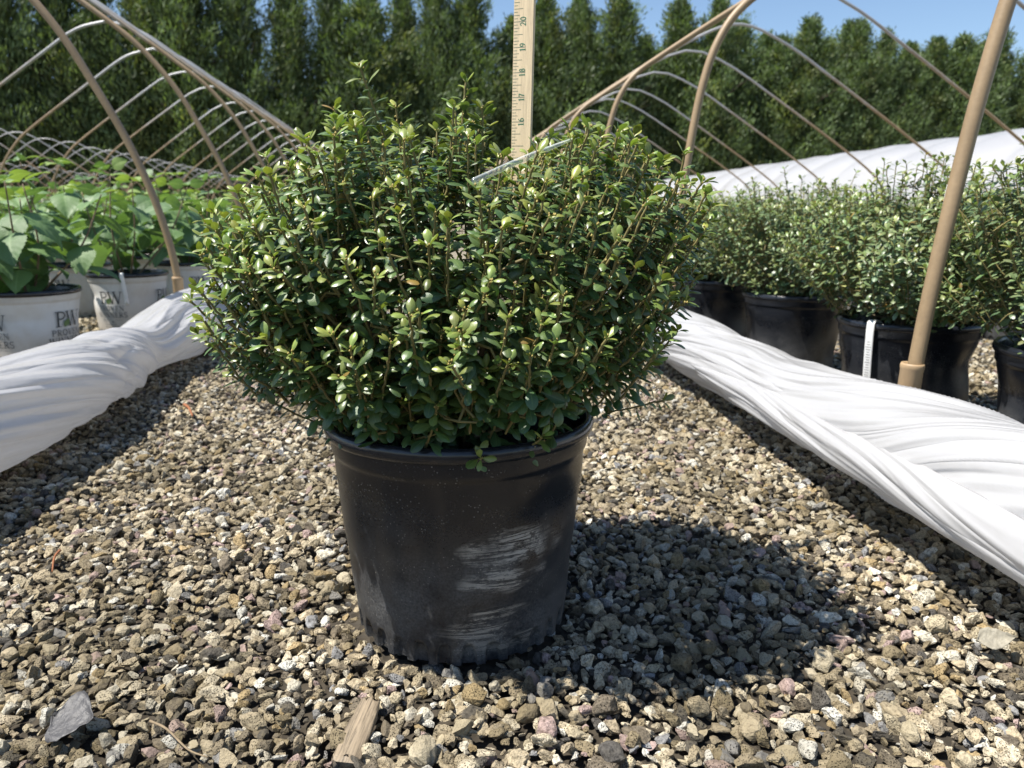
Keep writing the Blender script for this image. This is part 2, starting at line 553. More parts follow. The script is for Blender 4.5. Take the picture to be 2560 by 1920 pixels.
# ---------------------------------------------------------------- leaves
def leaf_grid(nu, nv, kind):
    s = np.linspace(0, 1, nu)
    v = np.linspace(-1, 1, nv)
    if kind == 'obovate':
        w = .25 * np.sin(PI * np.clip((s - .04) / .985, 0, 1) ** 1.45) ** .68
        w = np.maximum(w, .022)
        w[-1] = .07
    else:
        w = np.where(s < .06, .03, np.sin(PI * np.clip((s - .06) / .94, 0, 1) ** .66) ** .9 * (1.08 - .35 * s)) * .5
        w = np.maximum(w, .012)
        w[-1] = .004
    return s, v, w

def leaves_mesh_data(o, d, n, Ln, W, bend, fold, cols, nu=7, nv=5, kind='obovate'):
    """vectorised leaf blades: o,d,n (N,3)"""
    Nn = len(o)
    s, v, w = leaf_grid(nu, nv, kind)
    b = np.cross(n, d)
    S = s[None, :]
    B = np.maximum(np.abs(bend), .05)[:, None] * np.sign(bend)[:, None]
    X = np.sin(B * S) / B * Ln[:, None]
    Z = -(1 - np.cos(B * S)) / B * Ln[:, None]
    Yy = (w[None, :] * W[:, None] * Ln[:, None])[:, :, None] * v[None, None, :]
    Zf = np.abs(Yy) * fold[:, None, None] - (v[None, None, :] ** 2) * (w[None, :, None] * Ln[:, None, None]) * .42
    # local normal rotates with the bend
    cx, sx = np.cos(B * S), np.sin(B * S)
    px = X[:, :, None] + Zf * sx[:, :, None]
    pz = Z[:, :, None] + Zf * cx[:, :, None]
    verts = (o[:, None, None, :] + px[..., None] * d[:, None, None, :] + Yy[..., None] * b[:, None, None, :] + pz[..., None] * n[:, None, None, :])
    f0 = grid_faces(nu, nv)
    faces = (f0[None] + (np.arange(Nn) * nu * nv)[:, None, None]).reshape(-1, 4)
    c = np.zeros((Nn, nu, nv, 4), np.float32)
    c[..., :3] = cols[:, None, None, :]
    c[..., 3] = np.abs(v)[None, None, :]
    return verts.reshape(-1, 3), faces, c.reshape(-1, 4)

def unit(a):
    return a / (np.linalg.norm(a, axis=-1, keepdims=True) + 1e-12)

# ---------------------------------------------------------------- shrub skeleton by space colonisation
def grow_shrub(seed, shoots, base, step=.014, kill=.018, infl=.14, iters=70, up=.12, node=.0052):
    rng = np.random.default_rng(seed)
    pos = [np.array(b, float) for b, _ in base]
    par = [-1] * len(base)
    for i, (b, dr) in enumerate(base):        # short stem starts
        p, q = i, np.array(dr, float)
        for k in range(4):
            pos.append(pos[p] + q * step)
            par.append(p)
            p = len(pos) - 1
            q = unit(q + rng.normal(0, .1, 3))
    A = np.array([b for b, _, _ in shoots], float)
    best = np.full(len(A), 1e9)
    bi = np.zeros(len(A), int)
    start = 0
    for it in range(iters):
        newp = np.array(pos[start:])
        if len(newp) == 0:
            break
        D = np.linalg.norm(A[:, None] - newp[None], axis=2)
        m = D.argmin(1)
        dm = D[np.arange(len(A)), m]
        upd = dm < best
        best[upd] = dm[upd]
        bi[upd] = m[upd] + start
        keep = best > kill
        A, best, bi = A[keep], best[keep], bi[keep]
        if len(A) == 0:
            break
        start = len(pos)
        lim = infl if it > 14 else .5
        act = best < lim
        for nd in np.unique(bi[act]):
            dirs = unit(A[(bi == nd) & act] - pos[nd]).mean(0)
            if np.linalg.norm(dirs) < .05:
                continue
            prev = unit(pos[nd] - pos[par[nd]]) if par[nd] >= 0 else np.zeros(3)
            dv = unit(unit(dirs) + .35 * prev + np.array([0, 0, up]) + rng.normal(0, .12, 3))
            pos.append(pos[nd] + dv * step)
            par.append(int(nd))
    # attach the leafy shoots: each a gently up-curving chain of nodes
    sk = np.array(pos)
    leafy = [False] * len(pos)
    for (b, tp, bow) in shoots:
        d2 = ((sk - b) ** 2).sum(1) + np.where(sk[:, 2] > b[2] + .004, .0006, 0)
        p = int(d2.argmin())
        gap = np.linalg.norm(b - sk[p])
        for q in range(1, max(1, int(gap / .010)) + 1):
            f = q / max(1, int(gap / .010))
            pos.append(sk[p] * (1 - f) + b * f)
            par.append(p if q == 1 else len(pos) - 2)
            leafy.append(rng.random() < .45)
        p = len(pos) - 1
        ln = np.linalg.norm(tp - b)
        nn = max(3, int(round(ln / node)))
        for q in range(1, nn + 1):
            f = q / nn
            pos.append(b * (1 - f) + tp * f - np.array([0, 0, 1.]) * bow * math.sin(f * PI) * ln + rng.normal(0, .0004, 3))
            par.append(p)
            leafy.append(True)
            p = len(pos) - 1
    P = np.array(pos)
    par = np.array(par)
    n = len(P)
    area = np.zeros(n)
    dtt = np.zeros(n)
    nch = np.zeros(n, int)
    for i in range(n - 1, -1, -1):
        if nch[i] == 0:
            area[i] = 1.
        p = par[i]
        if p >= 0:
            area[p] += area[i]
            dtt[p] = max(dtt[p], dtt[i] + np.linalg.norm(P[i] - P[p]))
            nch[p] += 1
    rad = .00075 + .00036 * area ** .52
    return P, par, rad, dtt, np.array(leafy)

def branch_mesh(name, P, par, rad, sides=6):
    idx = np.where(par >= 0)[0]
    a, b = P[par[idx]], P[idx]
    ra, rb = np.minimum(rad[par[idx]], rad[idx] * 1.6), rad[idx]
    d = unit(b - a)
    ref = np.where(np.abs(d[:, 2:3]) < .9, np.array([[0, 0, 1.]]), np.array([[1., 0, 0]]))
    u = unit(np.cross(d, ref))
    w = np.cross(d, u)
    th = np.linspace(0, 2 * PI, sides, endpoint=False)
    ring = np.cos(th)[None, :, None] * u[:, None] + np.sin(th)[None, :, None] * w[:, None]
    va = a[:, None] - d[:, None] * ra[:, None, None] * .3 + ring * ra[:, None, None]
    vb = b[:, None] + d[:, None] * rb[:, None, None] * .3 + ring * rb[:, None, None]
    v = np.concatenate([va, vb], 1).reshape(-1, 3)
    j = np.arange(sides)
    f0 = np.stack([j, (j + 1) % sides, sides + (j + 1) % sides, sides + j], -1)
    f = (f0[None] + (np.arange(len(idx)) * 2 * sides)[:, None, None]).reshape(-1, 4)
    t = np.clip((rb - .001) / .0022, 0, 1)[:, None]
    young, old = np.array([.19, .16, .055]), np.array([.115, .085, .058])
    c = young * (1 - t) + old * t
    col = np.ones((len(idx), 2 * sides, 4))
    col[..., :3] = c[:, None]
    return mesh_np(name, v, f, M['twig'], col.reshape(-1, 4))

def shrub_leaves(seed, P, par, dtt, leafy, maxd=.12, size=(.0122, .0222), young=(.25, .31, .075), old=(.047, .098, .036)):
    rng = np.random.default_rng(seed)
    O, D, Nn, Ls, Ws, Be, Fo, Co, tips, nodes = [], [], [], [], [], [], [], [], [], []
    young, old = np.array(young), np.array(old)
    up = np.array([0, 0, 1.])
    idx = np.where(leafy)[0]
    # smooth growing direction of each node
    for i in idx:
        p = par[i]
        age = dtt[i]
        if age > maxd:
            continue
        g = par[p] if par[p] >= 0 and leafy[p] else p
        ax = P[i] - (P[g] if g != p else P[p])
        ax = unit(ax)
        ref = np.array([1., 0, 0]) if abs(ax[0]) < .8 else np.array([0, 1., 0])
        u = unit(np.cross(ax, ref))
        w = np.cross(ax, u)
        terminal = age < 1e-6
        for q in range(4 if terminal else 1):
            ph = i * 2.399 + q * 2.0 + rng.normal(0, .22)
            radial = math.cos(ph) * u + math.sin(ph) * w
            spread = min(1., age / .035)
            ang = rng.normal(.50 if terminal else .72 + .48 * spread, .12)
            d = unit(math.cos(ang) * ax + math.sin(ang) * radial + up * .12)
            n = ax * .85 + up * .55 - radial * .15 + rng.normal(0, .12, 3)
            n = unit(n - d * np.dot(n, d))
            yk = math.exp(-age / .022) * rng.uniform(.45, 1.0)
            c = young * yk + old * (1 - yk)
            c = c * rng.uniform(.75, 1.3) * np.array([rng.uniform(.85, 1.2), 1, rng.uniform(.8, 1.1)])
            if rng.random() < .006:
                c = np.array([.30, .20, .05]) * rng.uniform(.6, 1.1)
            O.append(P[i] + radial * .0009); D.append(d); Nn.append(n)
            Ls.append(rng.uniform(*size) * (.74 if terminal else .78 + .26 * min(1, age / .025)))
            Ws.append(rng.uniform(.80, 1.06))
            Be.append(rng.uniform(.45, 1.25))
            Fo.append(rng.uniform(.02, .30))
            Co.append(c)
            tips.append(yk)
        if age < .03:
            nodes.append((P[i], ax, age))
    return [np.array(x) for x in (O, D, Nn, Ls, Ws, Be, Fo, Co, tips)] + [nodes]

def buds_mesh(name, nodes, rng, size=.00095):
    vs, fs, o = [], [], 0
    base = np.array([(1, 0, 0), (0, 1, 0), (-1, 0, 0), (0, -1, 0), (0, 0, 1.5), (0, 0, -1)], float)
    f0 = [(0, 1, 4), (1, 2, 4), (2, 3, 4), (3, 0, 4), (1, 0, 5), (2, 1, 5), (3, 2, 5), (0, 3, 5)]
    for (p, ax, dt) in nodes:
        for k in range(4 if dt < 1e-6 else 1):
            s = size * rng.uniform(.7, 1.4)
            c = p + rng.normal(0, .0016, 3) + (ax * .002 if dt < 1e-6 else 0)
            vs.append(base * s + c)
            fs += [tuple(x + o for x in q) for q in f0]
            o += 6
    return mesh_np(name, np.concatenate(vs), fs, M['bud'])

# ---------------------------------------------------------------- ground, gravel
me = mesh_np('ground', [(-2500, -2500, -.006), (2500, -2500, -.006), (2500, 2500, -.006), (-2500, 2500, -.006)], [(0, 1, 2, 3)], M['ground'], smooth=False)
ground = obj('ground', me)
ground['kind'] = 'structure'

def stone_mesh(name, seed, sub):
    rng = np.random.default_rng(seed)
    bm = bmesh.new()
    bmesh.ops.create_icosphere(bm, subdivisions=sub, radius=1)
    n1, n2, n3 = SineNoise(rng, 3, 8, 1.5), SineNoise(rng, 3, 12, 4.0), SineNoise(rng, 3, 14, 9.0)
    planes = [(unit(rng.normal(0, 1, 3)), rng.uniform(.42, .78)) for _ in range(rng.integers(8, 14))]
    sc = np.array([1.08, rng.uniform(.62, .95), rng.uniform(.5, .8) if seed % 4 else .36])
    for v in bm.verts:
        p = np.array(v.co)
        for nn, dd in planes:
            k = np.dot(p, nn) - dd
            if k > 0:
                p = p - nn * k * .97
        p = p * (1 + .08 * n1(*np.array(v.co)) + .055 * n2(*np.array(v.co)) + .03 * n3(*np.array(v.co))) * sc * 1.12
        v.co = p
    me = bpy.data.meshes.new(name)
    bm.to_mesh(me)
    bm.free()
    me.polygons.foreach_set('use_smooth', np.zeros(len(me.polygons), dtype=bool))
    me.materials.append(M['stone'])
    return me

STONES = [stone_mesh('stone', 100 + k, 3) for k in range(12)]
stone_col = bpy.data.collections.new('gravel_shapes')
for me in STONES:
    so = bpy.data.objects.new('gravel_shape', me)
    stone_col.objects.link(so)

def scatter(x0, x1, y0, y1, cell, smin, smax, rng, zj, cond=None):
    nx, ny = int((x1 - x0) / cell), int((y1 - y0) / cell)
    X, Y = np.meshgrid(x0 + (np.arange(nx) + .5) * cell, y0 + (np.arange(ny) + .5) * cell)
    X = (X + rng.uniform(-.5, .5, X.shape) * cell).ravel()
    Y = (Y + rng.uniform(-.5, .5, Y.shape) * cell).ravel()
    s = rng.uniform(0, 1, X.shape) ** 1.6 * (smax - smin) + smin
    z = rng.uniform(-.35, .45, X.shape) * s + zj
    k = np.ones(X.shape, bool) if cond is None else cond(X, Y)
    return np.stack([X[k], Y[k], z[k]], -1), s[k]

POT_C = np.array([.036, .808])
def inview(X, Y, m=.08):
    # keep what a camera standing here, or a step to either side, would see
    return (np.abs(X - .117 * Y) < .80 * Y + .30)
rg = np.random.default_rng(5)
sets = []
sets.append(scatter(-1.0, 1.1, .30, 1.55, .0105, .0038, .0092, rg, .001, inview))
sets.append(scatter(-1.0, 1.1, .30, 1.55, .026, .008, .0125, rg, .003, inview))
sets.append(scatter(-1.2, 1.3, 1.55, 3.4, .0120, .0045, .0100, rg, .001, inview))
sets.append(scatter(-.95, 1.0, 3.4, 7.0, .020, .008, .0145, rg, .001, inview))
sets.append(scatter(1.1, 3.2, .7, 3.4, .0165, .006, .012, rg, .001, inview))
sets.append(scatter(-3.2, -1.2, 1.9, 5.0, .0175, .0065, .0125, rg, .001, inview))
pts = np.concatenate([s[0] for s in sets])
scl = np.concatenate([s[1] for s in sets])
# ground rises a little here and there
mound = SineNoise(np.random.default_rng(3), 2, 8, 4.)
pts[:, 2] += .004 * mound(pts[:, 0], pts[:, 1]) + .003
pd = np.hypot(pts[:, 0] - POT_C[0], pts[:, 1] - POT_C[1])
pts[:, 2] += np.where(pd < .122, -.016, np.where(pd < .155, -.008, 0))
# the biggest stones in front are pieces of their own
vis = (pts[:, 1] > .40) & (pts[:, 1] < .92) & (np.abs(pts[:, 0] - .117 * pts[:, 1]) < .70 * pts[:, 1]) & (np.hypot(pts[:, 0] - POT_C[0], pts[:, 1] - POT_C[1]) > .13)
score = np.where(vis, scl / (pts[:, 1] + .25), 0)
big = np.argsort(-score)[:300]
rot = rg.uniform(0, 2 * PI, (len(pts), 3))
rot[:, :2] = rg.normal(0, .45, (len(pts), 2))
for i in big:
    o = obj('stone', STONES[int(rg.integers(0, 12))], ground, pts[i] + np.array([0, 0, .0015]), rot[i])
    o.scale = (scl[i] * 1.08,) * 3
rest = np.ones(len(pts), bool)
rest[big] = False
pts, scl, rot = pts[rest], scl[rest], rot[rest]
gm = bpy.data.meshes.new('gravel')
gm.vertices.add(len(pts))
gm.vertices.foreach_set('co', pts.astype(np.float32).ravel())
a = gm.attributes.new('size', 'FLOAT', 'POINT')
a.data.foreach_set('value', scl.astype(np.float32))
a = gm.attributes.new('turn', 'FLOAT_VECTOR', 'POINT')
a.data.foreach_set('vector', rot.astype(np.float32).ravel())
gm.materials.append(M['stone'])
gravel = obj('gravel', gm, ground)
gravel['kind'] = 'stuff'
gravel['label'] = 'loose tan and grey crushed stone covering the yard'
ng = bpy.data.node_groups.new('scatter_gravel', 'GeometryNodeTree')
ng.interface.new_socket('Geometry', in_out='INPUT', socket_type='NodeSocketGeometry')
ng.interface.new_socket('Geometry', in_out='OUTPUT', socket_type='NodeSocketGeometry')
gi, go = ng.nodes.new('NodeGroupInput'), ng.nodes.new('NodeGroupOutput')
iop = ng.nodes.new('GeometryNodeInstanceOnPoints')
ci = ng.nodes.new('GeometryNodeCollectionInfo')
ci.inputs['Collection'].default_value = stone_col
ci.inputs['Separate Children'].default_value = True
ci.inputs['Reset Children'].default_value = True
iop.inputs['Pick Instance'].default_value = True
rv = ng.nodes.new('FunctionNodeRandomValue')
rv.data_type = 'INT'
rv.inputs[4].default_value = 0
rv.inputs[5].default_value = 11
na = ng.nodes.new('GeometryNodeInputNamedAttribute')
na.data_type = 'FLOAT'
na.inputs['Name'].default_value = 'size'
nr = ng.nodes.new('GeometryNodeInputNamedAttribute')
nr.data_type = 'FLOAT_VECTOR'
nr.inputs['Name'].default_value = 'turn'
e2r = ng.nodes.new('FunctionNodeEulerToRotation')
ng.links.new(gi.outputs[0], iop.inputs['Points'])
ng.links.new(ci.outputs[0], iop.inputs['Instance'])
ng.links.new(rv.outputs[2], iop.inputs['Instance Index'])
ng.links.new(nr.outputs[0], e2r.inputs[0])
ng.links.new(e2r.outputs[0], iop.inputs['Rotation'])
ng.links.new(na.outputs[0], iop.inputs['Scale'])
ng.links.new(iop.outputs[0], go.inputs[0])
md = gravel.modifiers.new('scatter', 'NODES')
md.node_group = ng

# ---------------------------------------------------------------- conifer windbreak
def conifer_meshes(seed, H, Rm):
    rng = np.random.default_rng(seed)
    O, D, Nn, Ls, Co = [], [], [], [], []
    lump = SineNoise(rng, 2, 7, 2.0)
    nb = 420
    # a few competing leaders make the ragged top
    leaders = [(0., 0., H)] + [(rng.normal(0, .55), rng.normal(0, .55), H * rng.uniform(.82, .95)) for _ in range(3)]
    for k in range(nb):
        t = (k + rng.random()) / nb
        if k % 4:
            lx, ly, lh = leaders[0]
        else:
            lx, ly, lh = leaders[1 + (k // 4) % 3]
        h = .3 + t * (lh - .3)
        tt = h / lh
        prof = Rm * min(1, .6 + tt * 1.6) * (1 - tt) ** .78 * (1.0 if k % 4 else .6) + .06
        phi = k * 2.399 + rng.normal(0, .3)
        rr = prof * (1 + .42 * lump(phi, h * .8)) * rng.uniform(.6, 1.15)
        rr = max(rr, .12)
        out = np.array([math.cos(phi), math.sin(phi), 0])
        rise = rng.uniform(.5, 1.0) * rr + .2
        nl = int(30 + rr * 40)
        sft = rng.uniform(.2, 1.0, nl) ** .65
        base = np.array([lx * tt, ly * tt, h])
        pth = base + out * (sft * rr)[:, None] + np.array([0, 0, 1.]) * ((sft ** 1.7) * rise)[:, None]
        sp = .09 + .22 * (1 - sft) + .05 * rr
        pth = pth + rng.normal(0, 1, (nl, 3)) * sp[:, None] * np.array([1, 1, .8])
        dirv = unit(out * .6 + np.array([0, 0, .95]) + rng.normal(0, .36, (nl, 3)))
        nv = unit(rng.normal(0, .6, (nl, 3)) + np.array([0, 0, .4]) + out * .6)
        nv = unit(nv - dirv * (nv * dirv).sum(1)[:, None])
        O.append(pth); D.append(dirv); Nn.append(nv)
        Ls.append(rng.uniform(.17, .40, nl))
        g = rng.uniform(.6, 1.5)  # random tone per bough, painting lit and shaded clumps into the colour
        c = np.array([.088, .130, .050]) * g * rng.uniform(.7, 1.35, (nl, 1))
        if rng.random() < .12:
            c = c * np.array([1.3, 1.08, .85])
        Co.append(c)
    O, D, Nn, Ls, Co = [np.concatenate(x) for x in (O, D, Nn, Ls, Co)]
    n = len(O)
    v, f, c = leaves_mesh_data(O, D, Nn, Ls, np.full(n, .27), RNG.uniform(.2, .8, n), np.full(n, .1), Co, 3, 2, 'ovate')
    crown = mesh_np('crown', v, f, M['needle'], c)
    pl = np.array([(rng.normal(0, .03), rng.normal(0, .03), z) for z in np.linspace(-.3, H * .92, 9)])
    tv, tf = tube(pl, np.linspace(.17, .03, 9), 8)
    limbs = [(tv, tf)]
    for k in range(16):
        h = rng.uniform(.6, H * .6)
        ph = rng.uniform(0, 6.28)
        o_ = np.array([math.cos(ph), math.sin(ph), 0])
        limbs.append(tube([np.array([0, 0, h]) + o_ * q * Rm * .7 + np.array([0, 0, q * q * .8]) for q in (0, .4, .8, 1.)], [.05, .04, .025, .01], 5))
    v, f = merge(limbs)
    return crown, mesh_np('trunk', v, f, M['trunk'])

CON = [conifer_meshes(40 + k, 12.6, 2.8) for k in range(5)]
rt = np.random.default_rng(77)
x = -44.
k = 0
while x < 62:
    y = 45 + .2 * x + rt.normal(0, .5)
    t = empty('conifer_tree', (x, y, -.006), rt.uniform(0, 6.28))
    cr, tr = CON[int(rt.integers(0, 5))]
    obj('crown', cr, t)
    obj('trunk', tr, t)
    hsc = 1.0 + rt.normal(0, .07) + (.14 if x < -12 else .05 if x < 3 else 0)
    if x > 12:
        hsc *= .96
    if -18.2 < x < -14.8:
        hsc *= .80
    wsc = rt.uniform(.8, 1.2)
    t.scale = (wsc, wsc, hsc)
    tag(t, 'tall dark green conifer in the dense windbreak row behind the hoop houses', 'tree', 'conifers of the windbreak row')
    x += rt.uniform(1.75, 2.5)
    k += 1

x = 8.
while x < 64:
    t = empty('conifer_tree', (x, 48.6 + .2 * x + rt.normal(0, .5), -.006), rt.uniform(0, 6.28))
    cr, tr = CON[int(rt.integers(0, 5))]
    obj('crown', cr, t)
    obj('trunk', tr, t)
    hsc = .97 + rt.normal(0, .07) + (.10 if x < 3 else -.03 if x > 12 else 0)
    if -17.5 < x < -13.2:
        hsc *= .8
    wsc = rt.uniform(.85, 1.15)
    t.scale = (wsc, wsc, hsc)
    tag(t, 'tall dark green conifer in the dense windbreak row behind the hoop houses', 'tree', 'conifers of the windbreak row')
    x += rt.uniform(2.2, 3.6)

# ---------------------------------------------------------------- hoop houses
def hoop_profile(leg, shoulder, apex, far=None):
    pts = [(leg, 0.)] + shoulder + [apex]
    half = smooth_line(pts, 46)
    if far is not None:
        return smooth_line(pts + far, 92)
    full = np.vstack([half, np.stack([2 * apex[0] - half[::-1, 0], half[::-1, 1]], -1)[1:]])
    return full

LEFT = hoop_profile(-.868, [(-.868, .24), (-.905, .457), (-.975, .67), (-1.065, .86), (-1.17, 1.05), (-1.31, 1.225), (-1.45, 1.345), (-1.75, 1.565), (-2.15, 1.85), (-2.48, 2.07)], (-2.76, 2.15))
RIGHT = hoop_profile(.80, [(.808, .30), (.828, .55), (.848, .72), (.875, .87), (.915, .99), (.985, 1.09), (1.12, 1.185), (1.5, 1.425), (2.0, 1.735), (2.5, 2.03)], (2.95, 2.18),
                     [(3.4, 2.03), (3.9, 1.735), (4.4, 1.425), (4.8, 1.17), (5.15, .93), (5.36, .72), (5.44, .5), (5.46, .0)])

def hoop_mesh(name, prof, r, n):
    P = np.stack([prof[:, 0], np.zeros(len(prof)), prof[:, 1]], -1)
    v, f = tube(P, r, n)
    return mesh_np(name, v, f, M['pipe'])

def sleeve_mesh(x, r, h):
    v, f = lathe([(r * .72, h - .03), (r * .74, h), (r * .98, h + .0012), (r * 1.05, h - .002), (r * 1.05, h - .008), (r, h - .010), (r, -.05)], 20)
    return mesh_np('ground_sleeve', v + np.array([x, 0, 0]), f, M['sleeve'])

def hoop_house(label, prof, y0, spacing, count, dx=0., fine=6, seed=0, first_tilt=0., first_dx=0., sides=14):
    rng = np.random.default_rng(seed)
    t = empty('hoop_house_frame', (dx, y0, 0))
    hm = hoop_mesh('hoop', prof, .0125, sides)
    hm2 = hoop_mesh('hoop', prof[::2], .0120 if fine else .0100, 7)
    sm = sleeve_mesh(prof[0, 0], .0182, .242)
    sm2 = sleeve_mesh(prof[-1, 0], .0182, .242)
    for k in range(count):
        h = obj('hoop', hm if k < fine else hm2, t, (first_dx if k == 0 else 0, k * spacing, 0))
        h.rotation_euler = (rng.normal(0, .006), rng.normal(0, .004) + (first_tilt if k == 0 else 0), rng.normal(0, .008))
        if k < fine:
            obj('ground_sleeve', sm, h)
            obj('ground_sleeve', sm2, h)
    tag(t, label, 'hoop house')
    return t

hoop_house('row of bare tan steel hoops arching over the white pots, nearest on the left', LEFT, 2.78, 1.2, 26, seed=1)
hoop_house('row of bare tan steel hoops arching over the black-potted shrubs on the right', RIGHT, 1.165, 1.2, 22, seed=2, first_tilt=.038, first_dx=.019)
FARL = 'farther bare hoop house frame left of the nearest one, making a lattice under the conifers'
for k, (dx, y0, n) in enumerate(((-5.6, 9., 24), (-11.2, 16., 18), (-16.8, 22., 13))):
    h = hoop_house(['second bare hoop house frame from the left aisle, in front of the farther lattices',
                    'third bare hoop house frame to the left, in the middle of the lattice',
                    'farthest bare hoop house frame on the left, closest to the conifers'][k], LEFT, y0, 1.2, n, dx=dx, fine=0, seed=10 + k)

# white film covered tunnel on the right
def covered_tunnel():
    t = empty('covered_tunnel', (8.3, 4., 0))
    ys = np.arange(0, 19.3, .12)
    prof = smooth_line([(-1.95, -.02), (-1.93, .5), (-1.80, .92), (-1.45, 1.25), (-.8, 1.50), (0, 1.60), (.8, 1.50), (1.45, 1.25), (1.80, .92), (1.93, .5), (1.95, -.02)], 70)
    sag = SineNoise(np.random.default_rng(4), 2, 9, 2.)
    V = []
    for y in ys:
        d = .045 * (1 - abs(math.cos(PI * y / 1.2)) ** .6)
        for (px, pz) in prof:
            q = sag(px * 2, y)
            k = 1 - d * (.35 + .65 * min(1, max(0, pz))) / 1.6 - .008 * q
            V.append((px * k, y, pz * k))
    sk = mesh_np('cover', V, grid_faces(len(ys), len(prof)), M['film'])
    c = obj('cover', sk, t)
    s = c.modifiers.new('thickness', 'SOLIDIFY')
    s.thickness = .004
    # end sheet with fold of film
    endv = [(0, 0, -.02)] + [(px * .985, 0, pz * .985) for px, pz in prof]
    endf = [(0, i, i + 1) for i in range(1, len(prof))]
    for y in (.02, 19.15):
        o = obj('end_sheet', mesh_np('end_sheet', endv, endf, M['film'], smooth=False), t, (0, y, 0))
        s = o.modifiers.new('thickness', 'SOLIDIFY')
        s.thickness = .004
    tag(t, 'low hoop tunnel covered in white plastic film behind the right-hand shrubs', 'greenhouse')
covered_tunnel()

# ---------------------------------------------------------------- rolled film along the aisle
def film_roll_mesh(name, path, radius, seed, twist, nth=180, ns=420, ridge=.055, squash=.92, thin=None):
    """tube along path (y, x, z) with helical folds and gathered wrinkles"""
    rng = np.random.default_rng(seed)
    C = smooth_line(path, ns)
    s = np.linspace(0, 1, ns)
    th = np.linspace(0, 2 * PI, nth, endpoint=False)
    S, T = np.meshgrid(s, th, indexing='ij')
    n1, n2, n3 = SineNoise(rng, 2, 9, 1.), SineNoise(rng, 3, 12, 1.), SineNoise(rng, 3, 14, 1.)
    ph = T + twist * S + .35 * n1(S * 9, np.zeros_like(S))
    ca, sa = np.cos(ph), np.sin(ph)
    warp = .55 * n2(ca * 1.6, sa * 1.6, S * 13)
    rad = smooth_line([(r,) for r in radius], ns)[:, 0][:, None]
    def rid(x, p):
        return 1 - np.abs(np.sin(x)) ** p
    amp = .6 + .4 * n1(S * 6, T * 0)
    d = ridge * (.9 * amp * rid(2.5 * ph / 1.0 * 1 + warp * 1.3, .75) + .45 * rid(5 * ph * 1.0 + 2.0 * warp + 1.1, .6) + .22 * rid(11 * ph + 4 * warp, .8))
    d = d + ridge * .30 * n3(ca * 4, sa * 4, S * 30) * .8
    d = d - ridge * .6
    Rr = rad * (1 + d)
    if thin is not None:
        for (sc, wd, k) in thin:
            g = np.exp(-((S - sc) / wd) ** 2)
            Rr = Rr * (1 - k * g) * (1 + g * .10 * np.abs(np.sin(6 * T + 2 * warp)))
    X = C[:, 1][:, None] + Rr * np.cos(T)
    Z = C[:, 2][:, None] + Rr * np.sin(T) * squash
    Z = np.where(Z < .006, .006 + (Z - .006) * .08, Z)
    Y = C[:, 0][:, None] + .004 * n3(ca * 2, sa * 2, S * 25)
    v = np.stack([X, Y, Z], -1).reshape(-1, 3)
    f = grid_faces(ns, nth, True)
    fl = [tuple(q) for q in f[:, ::-1]]
    me = mesh_np(name, v, np.array(fl), M['film'])
    a = me.attributes.new('wrap', 'FLOAT_VECTOR', 'POINT')
    wr = np.stack([ca * 9 * rad / .09, sa * 9 * rad / .09, C[:, 0][:, None] * 5 + 0 * S], -1)
    a.data.foreach_set('vector', wr.astype(np.float32).ravel())
    return me

tL = empty('film_roll', (-.76, 1.4, 0))
mL = film_roll_mesh('rolled_film', [(.5, -.775, .115), (1.1, -.765, .115), (1.6, -.765, .112), (1.95, -.775, .098), (2.12, -.785, .098), (2.35, -.775, .112), (2.65, -.755, .118), (3.0, -.74, .11), (4.2, -.75, .10), (6., -.75, .09)],
                    [.10, .098, .097, .088, .072, .092, .10, .098, .09, .08], 21, 9., thin=[(.275, .022, .12)], ridge=.15)
o = obj('rolled_film', mL, tL)
o.location = (.76, -1.4, 0)
# loose flap spilling into the aisle from the left roll
fl = []
FN = SineNoise(np.random.default_rng(9), 2, 9, 9.)
nu, nv = 40, 60
for i in range(nu):
    u = i / (nu - 1)
    for j in range(nv):
        w = j / (nv - 1)
        y = 2.52 + .62 * w
        ext = (.20 + .06 * math.sin(w * 3)) * math.sin(min(1, .25 + w) * PI / 2)
        xx = -.74 + ext * u
        zz = .212 * (1 - u) ** .75 + .10 * math.sin(u * PI) * (.6 + .3 * math.sin(w * 5)) - .02 * u + .006
        zz += .012 * math.sin(14 * w + 3 * u) * u + .006 * FN(u * 2, w * 2)
        fl.append((xx, y + .03 * math.sin(u * 4), max(.008, zz)))
o = obj('loose_flap', mesh_np('loose_flap', fl, grid_faces(nu, nv), M['film']), tL)
o.location = (.76, -1.4, 0)
s = o.modifiers.new('thickness', 'SOLIDIFY')
s.thickness = .0015
tag(tL, 'white plastic film bunched into a roll along the left edge of the gravel aisle', 'plastic film')

tR = empty('film_roll', (.7, 1.4, 0))
mR = film_roll_mesh('rolled_film', [(.25, .72, .128), (.7, .72, .128), (1.0, .72, .124), (1.35, .718, .114), (1.6, .716, .116), (2.0, .714, .122), (2.6, .714, .12), (3.6, .71, .11), (6., .71, .10)],
                    [.091, .091, .089, .078, .080, .087, .088, .086, .08], 33, -4.5, ridge=.15)
o = obj('rolled_film', mR, tR)
o.location = (-.7, -1.4, 0)
mR2 = film_roll_mesh('lower_fold', [(.25, .628, .112), (.6, .630, .114), (.9, .636, .112), (1.2, .648, .106), (1.5, .662, .102), (1.8, .672, .104), (2.3, .68, .106)],
                     [.037, .036, .035, .034, .032, .030, .028], 35, 3., nth=130, ns=340, ridge=.14, squash=.95)
o = obj('lower_fold', mR2, tR)
o.location = (-.7, -1.4, 0)
tag(tR, 'thick twisted roll of white plastic film along the right edge of the gravel aisle', 'plastic film')

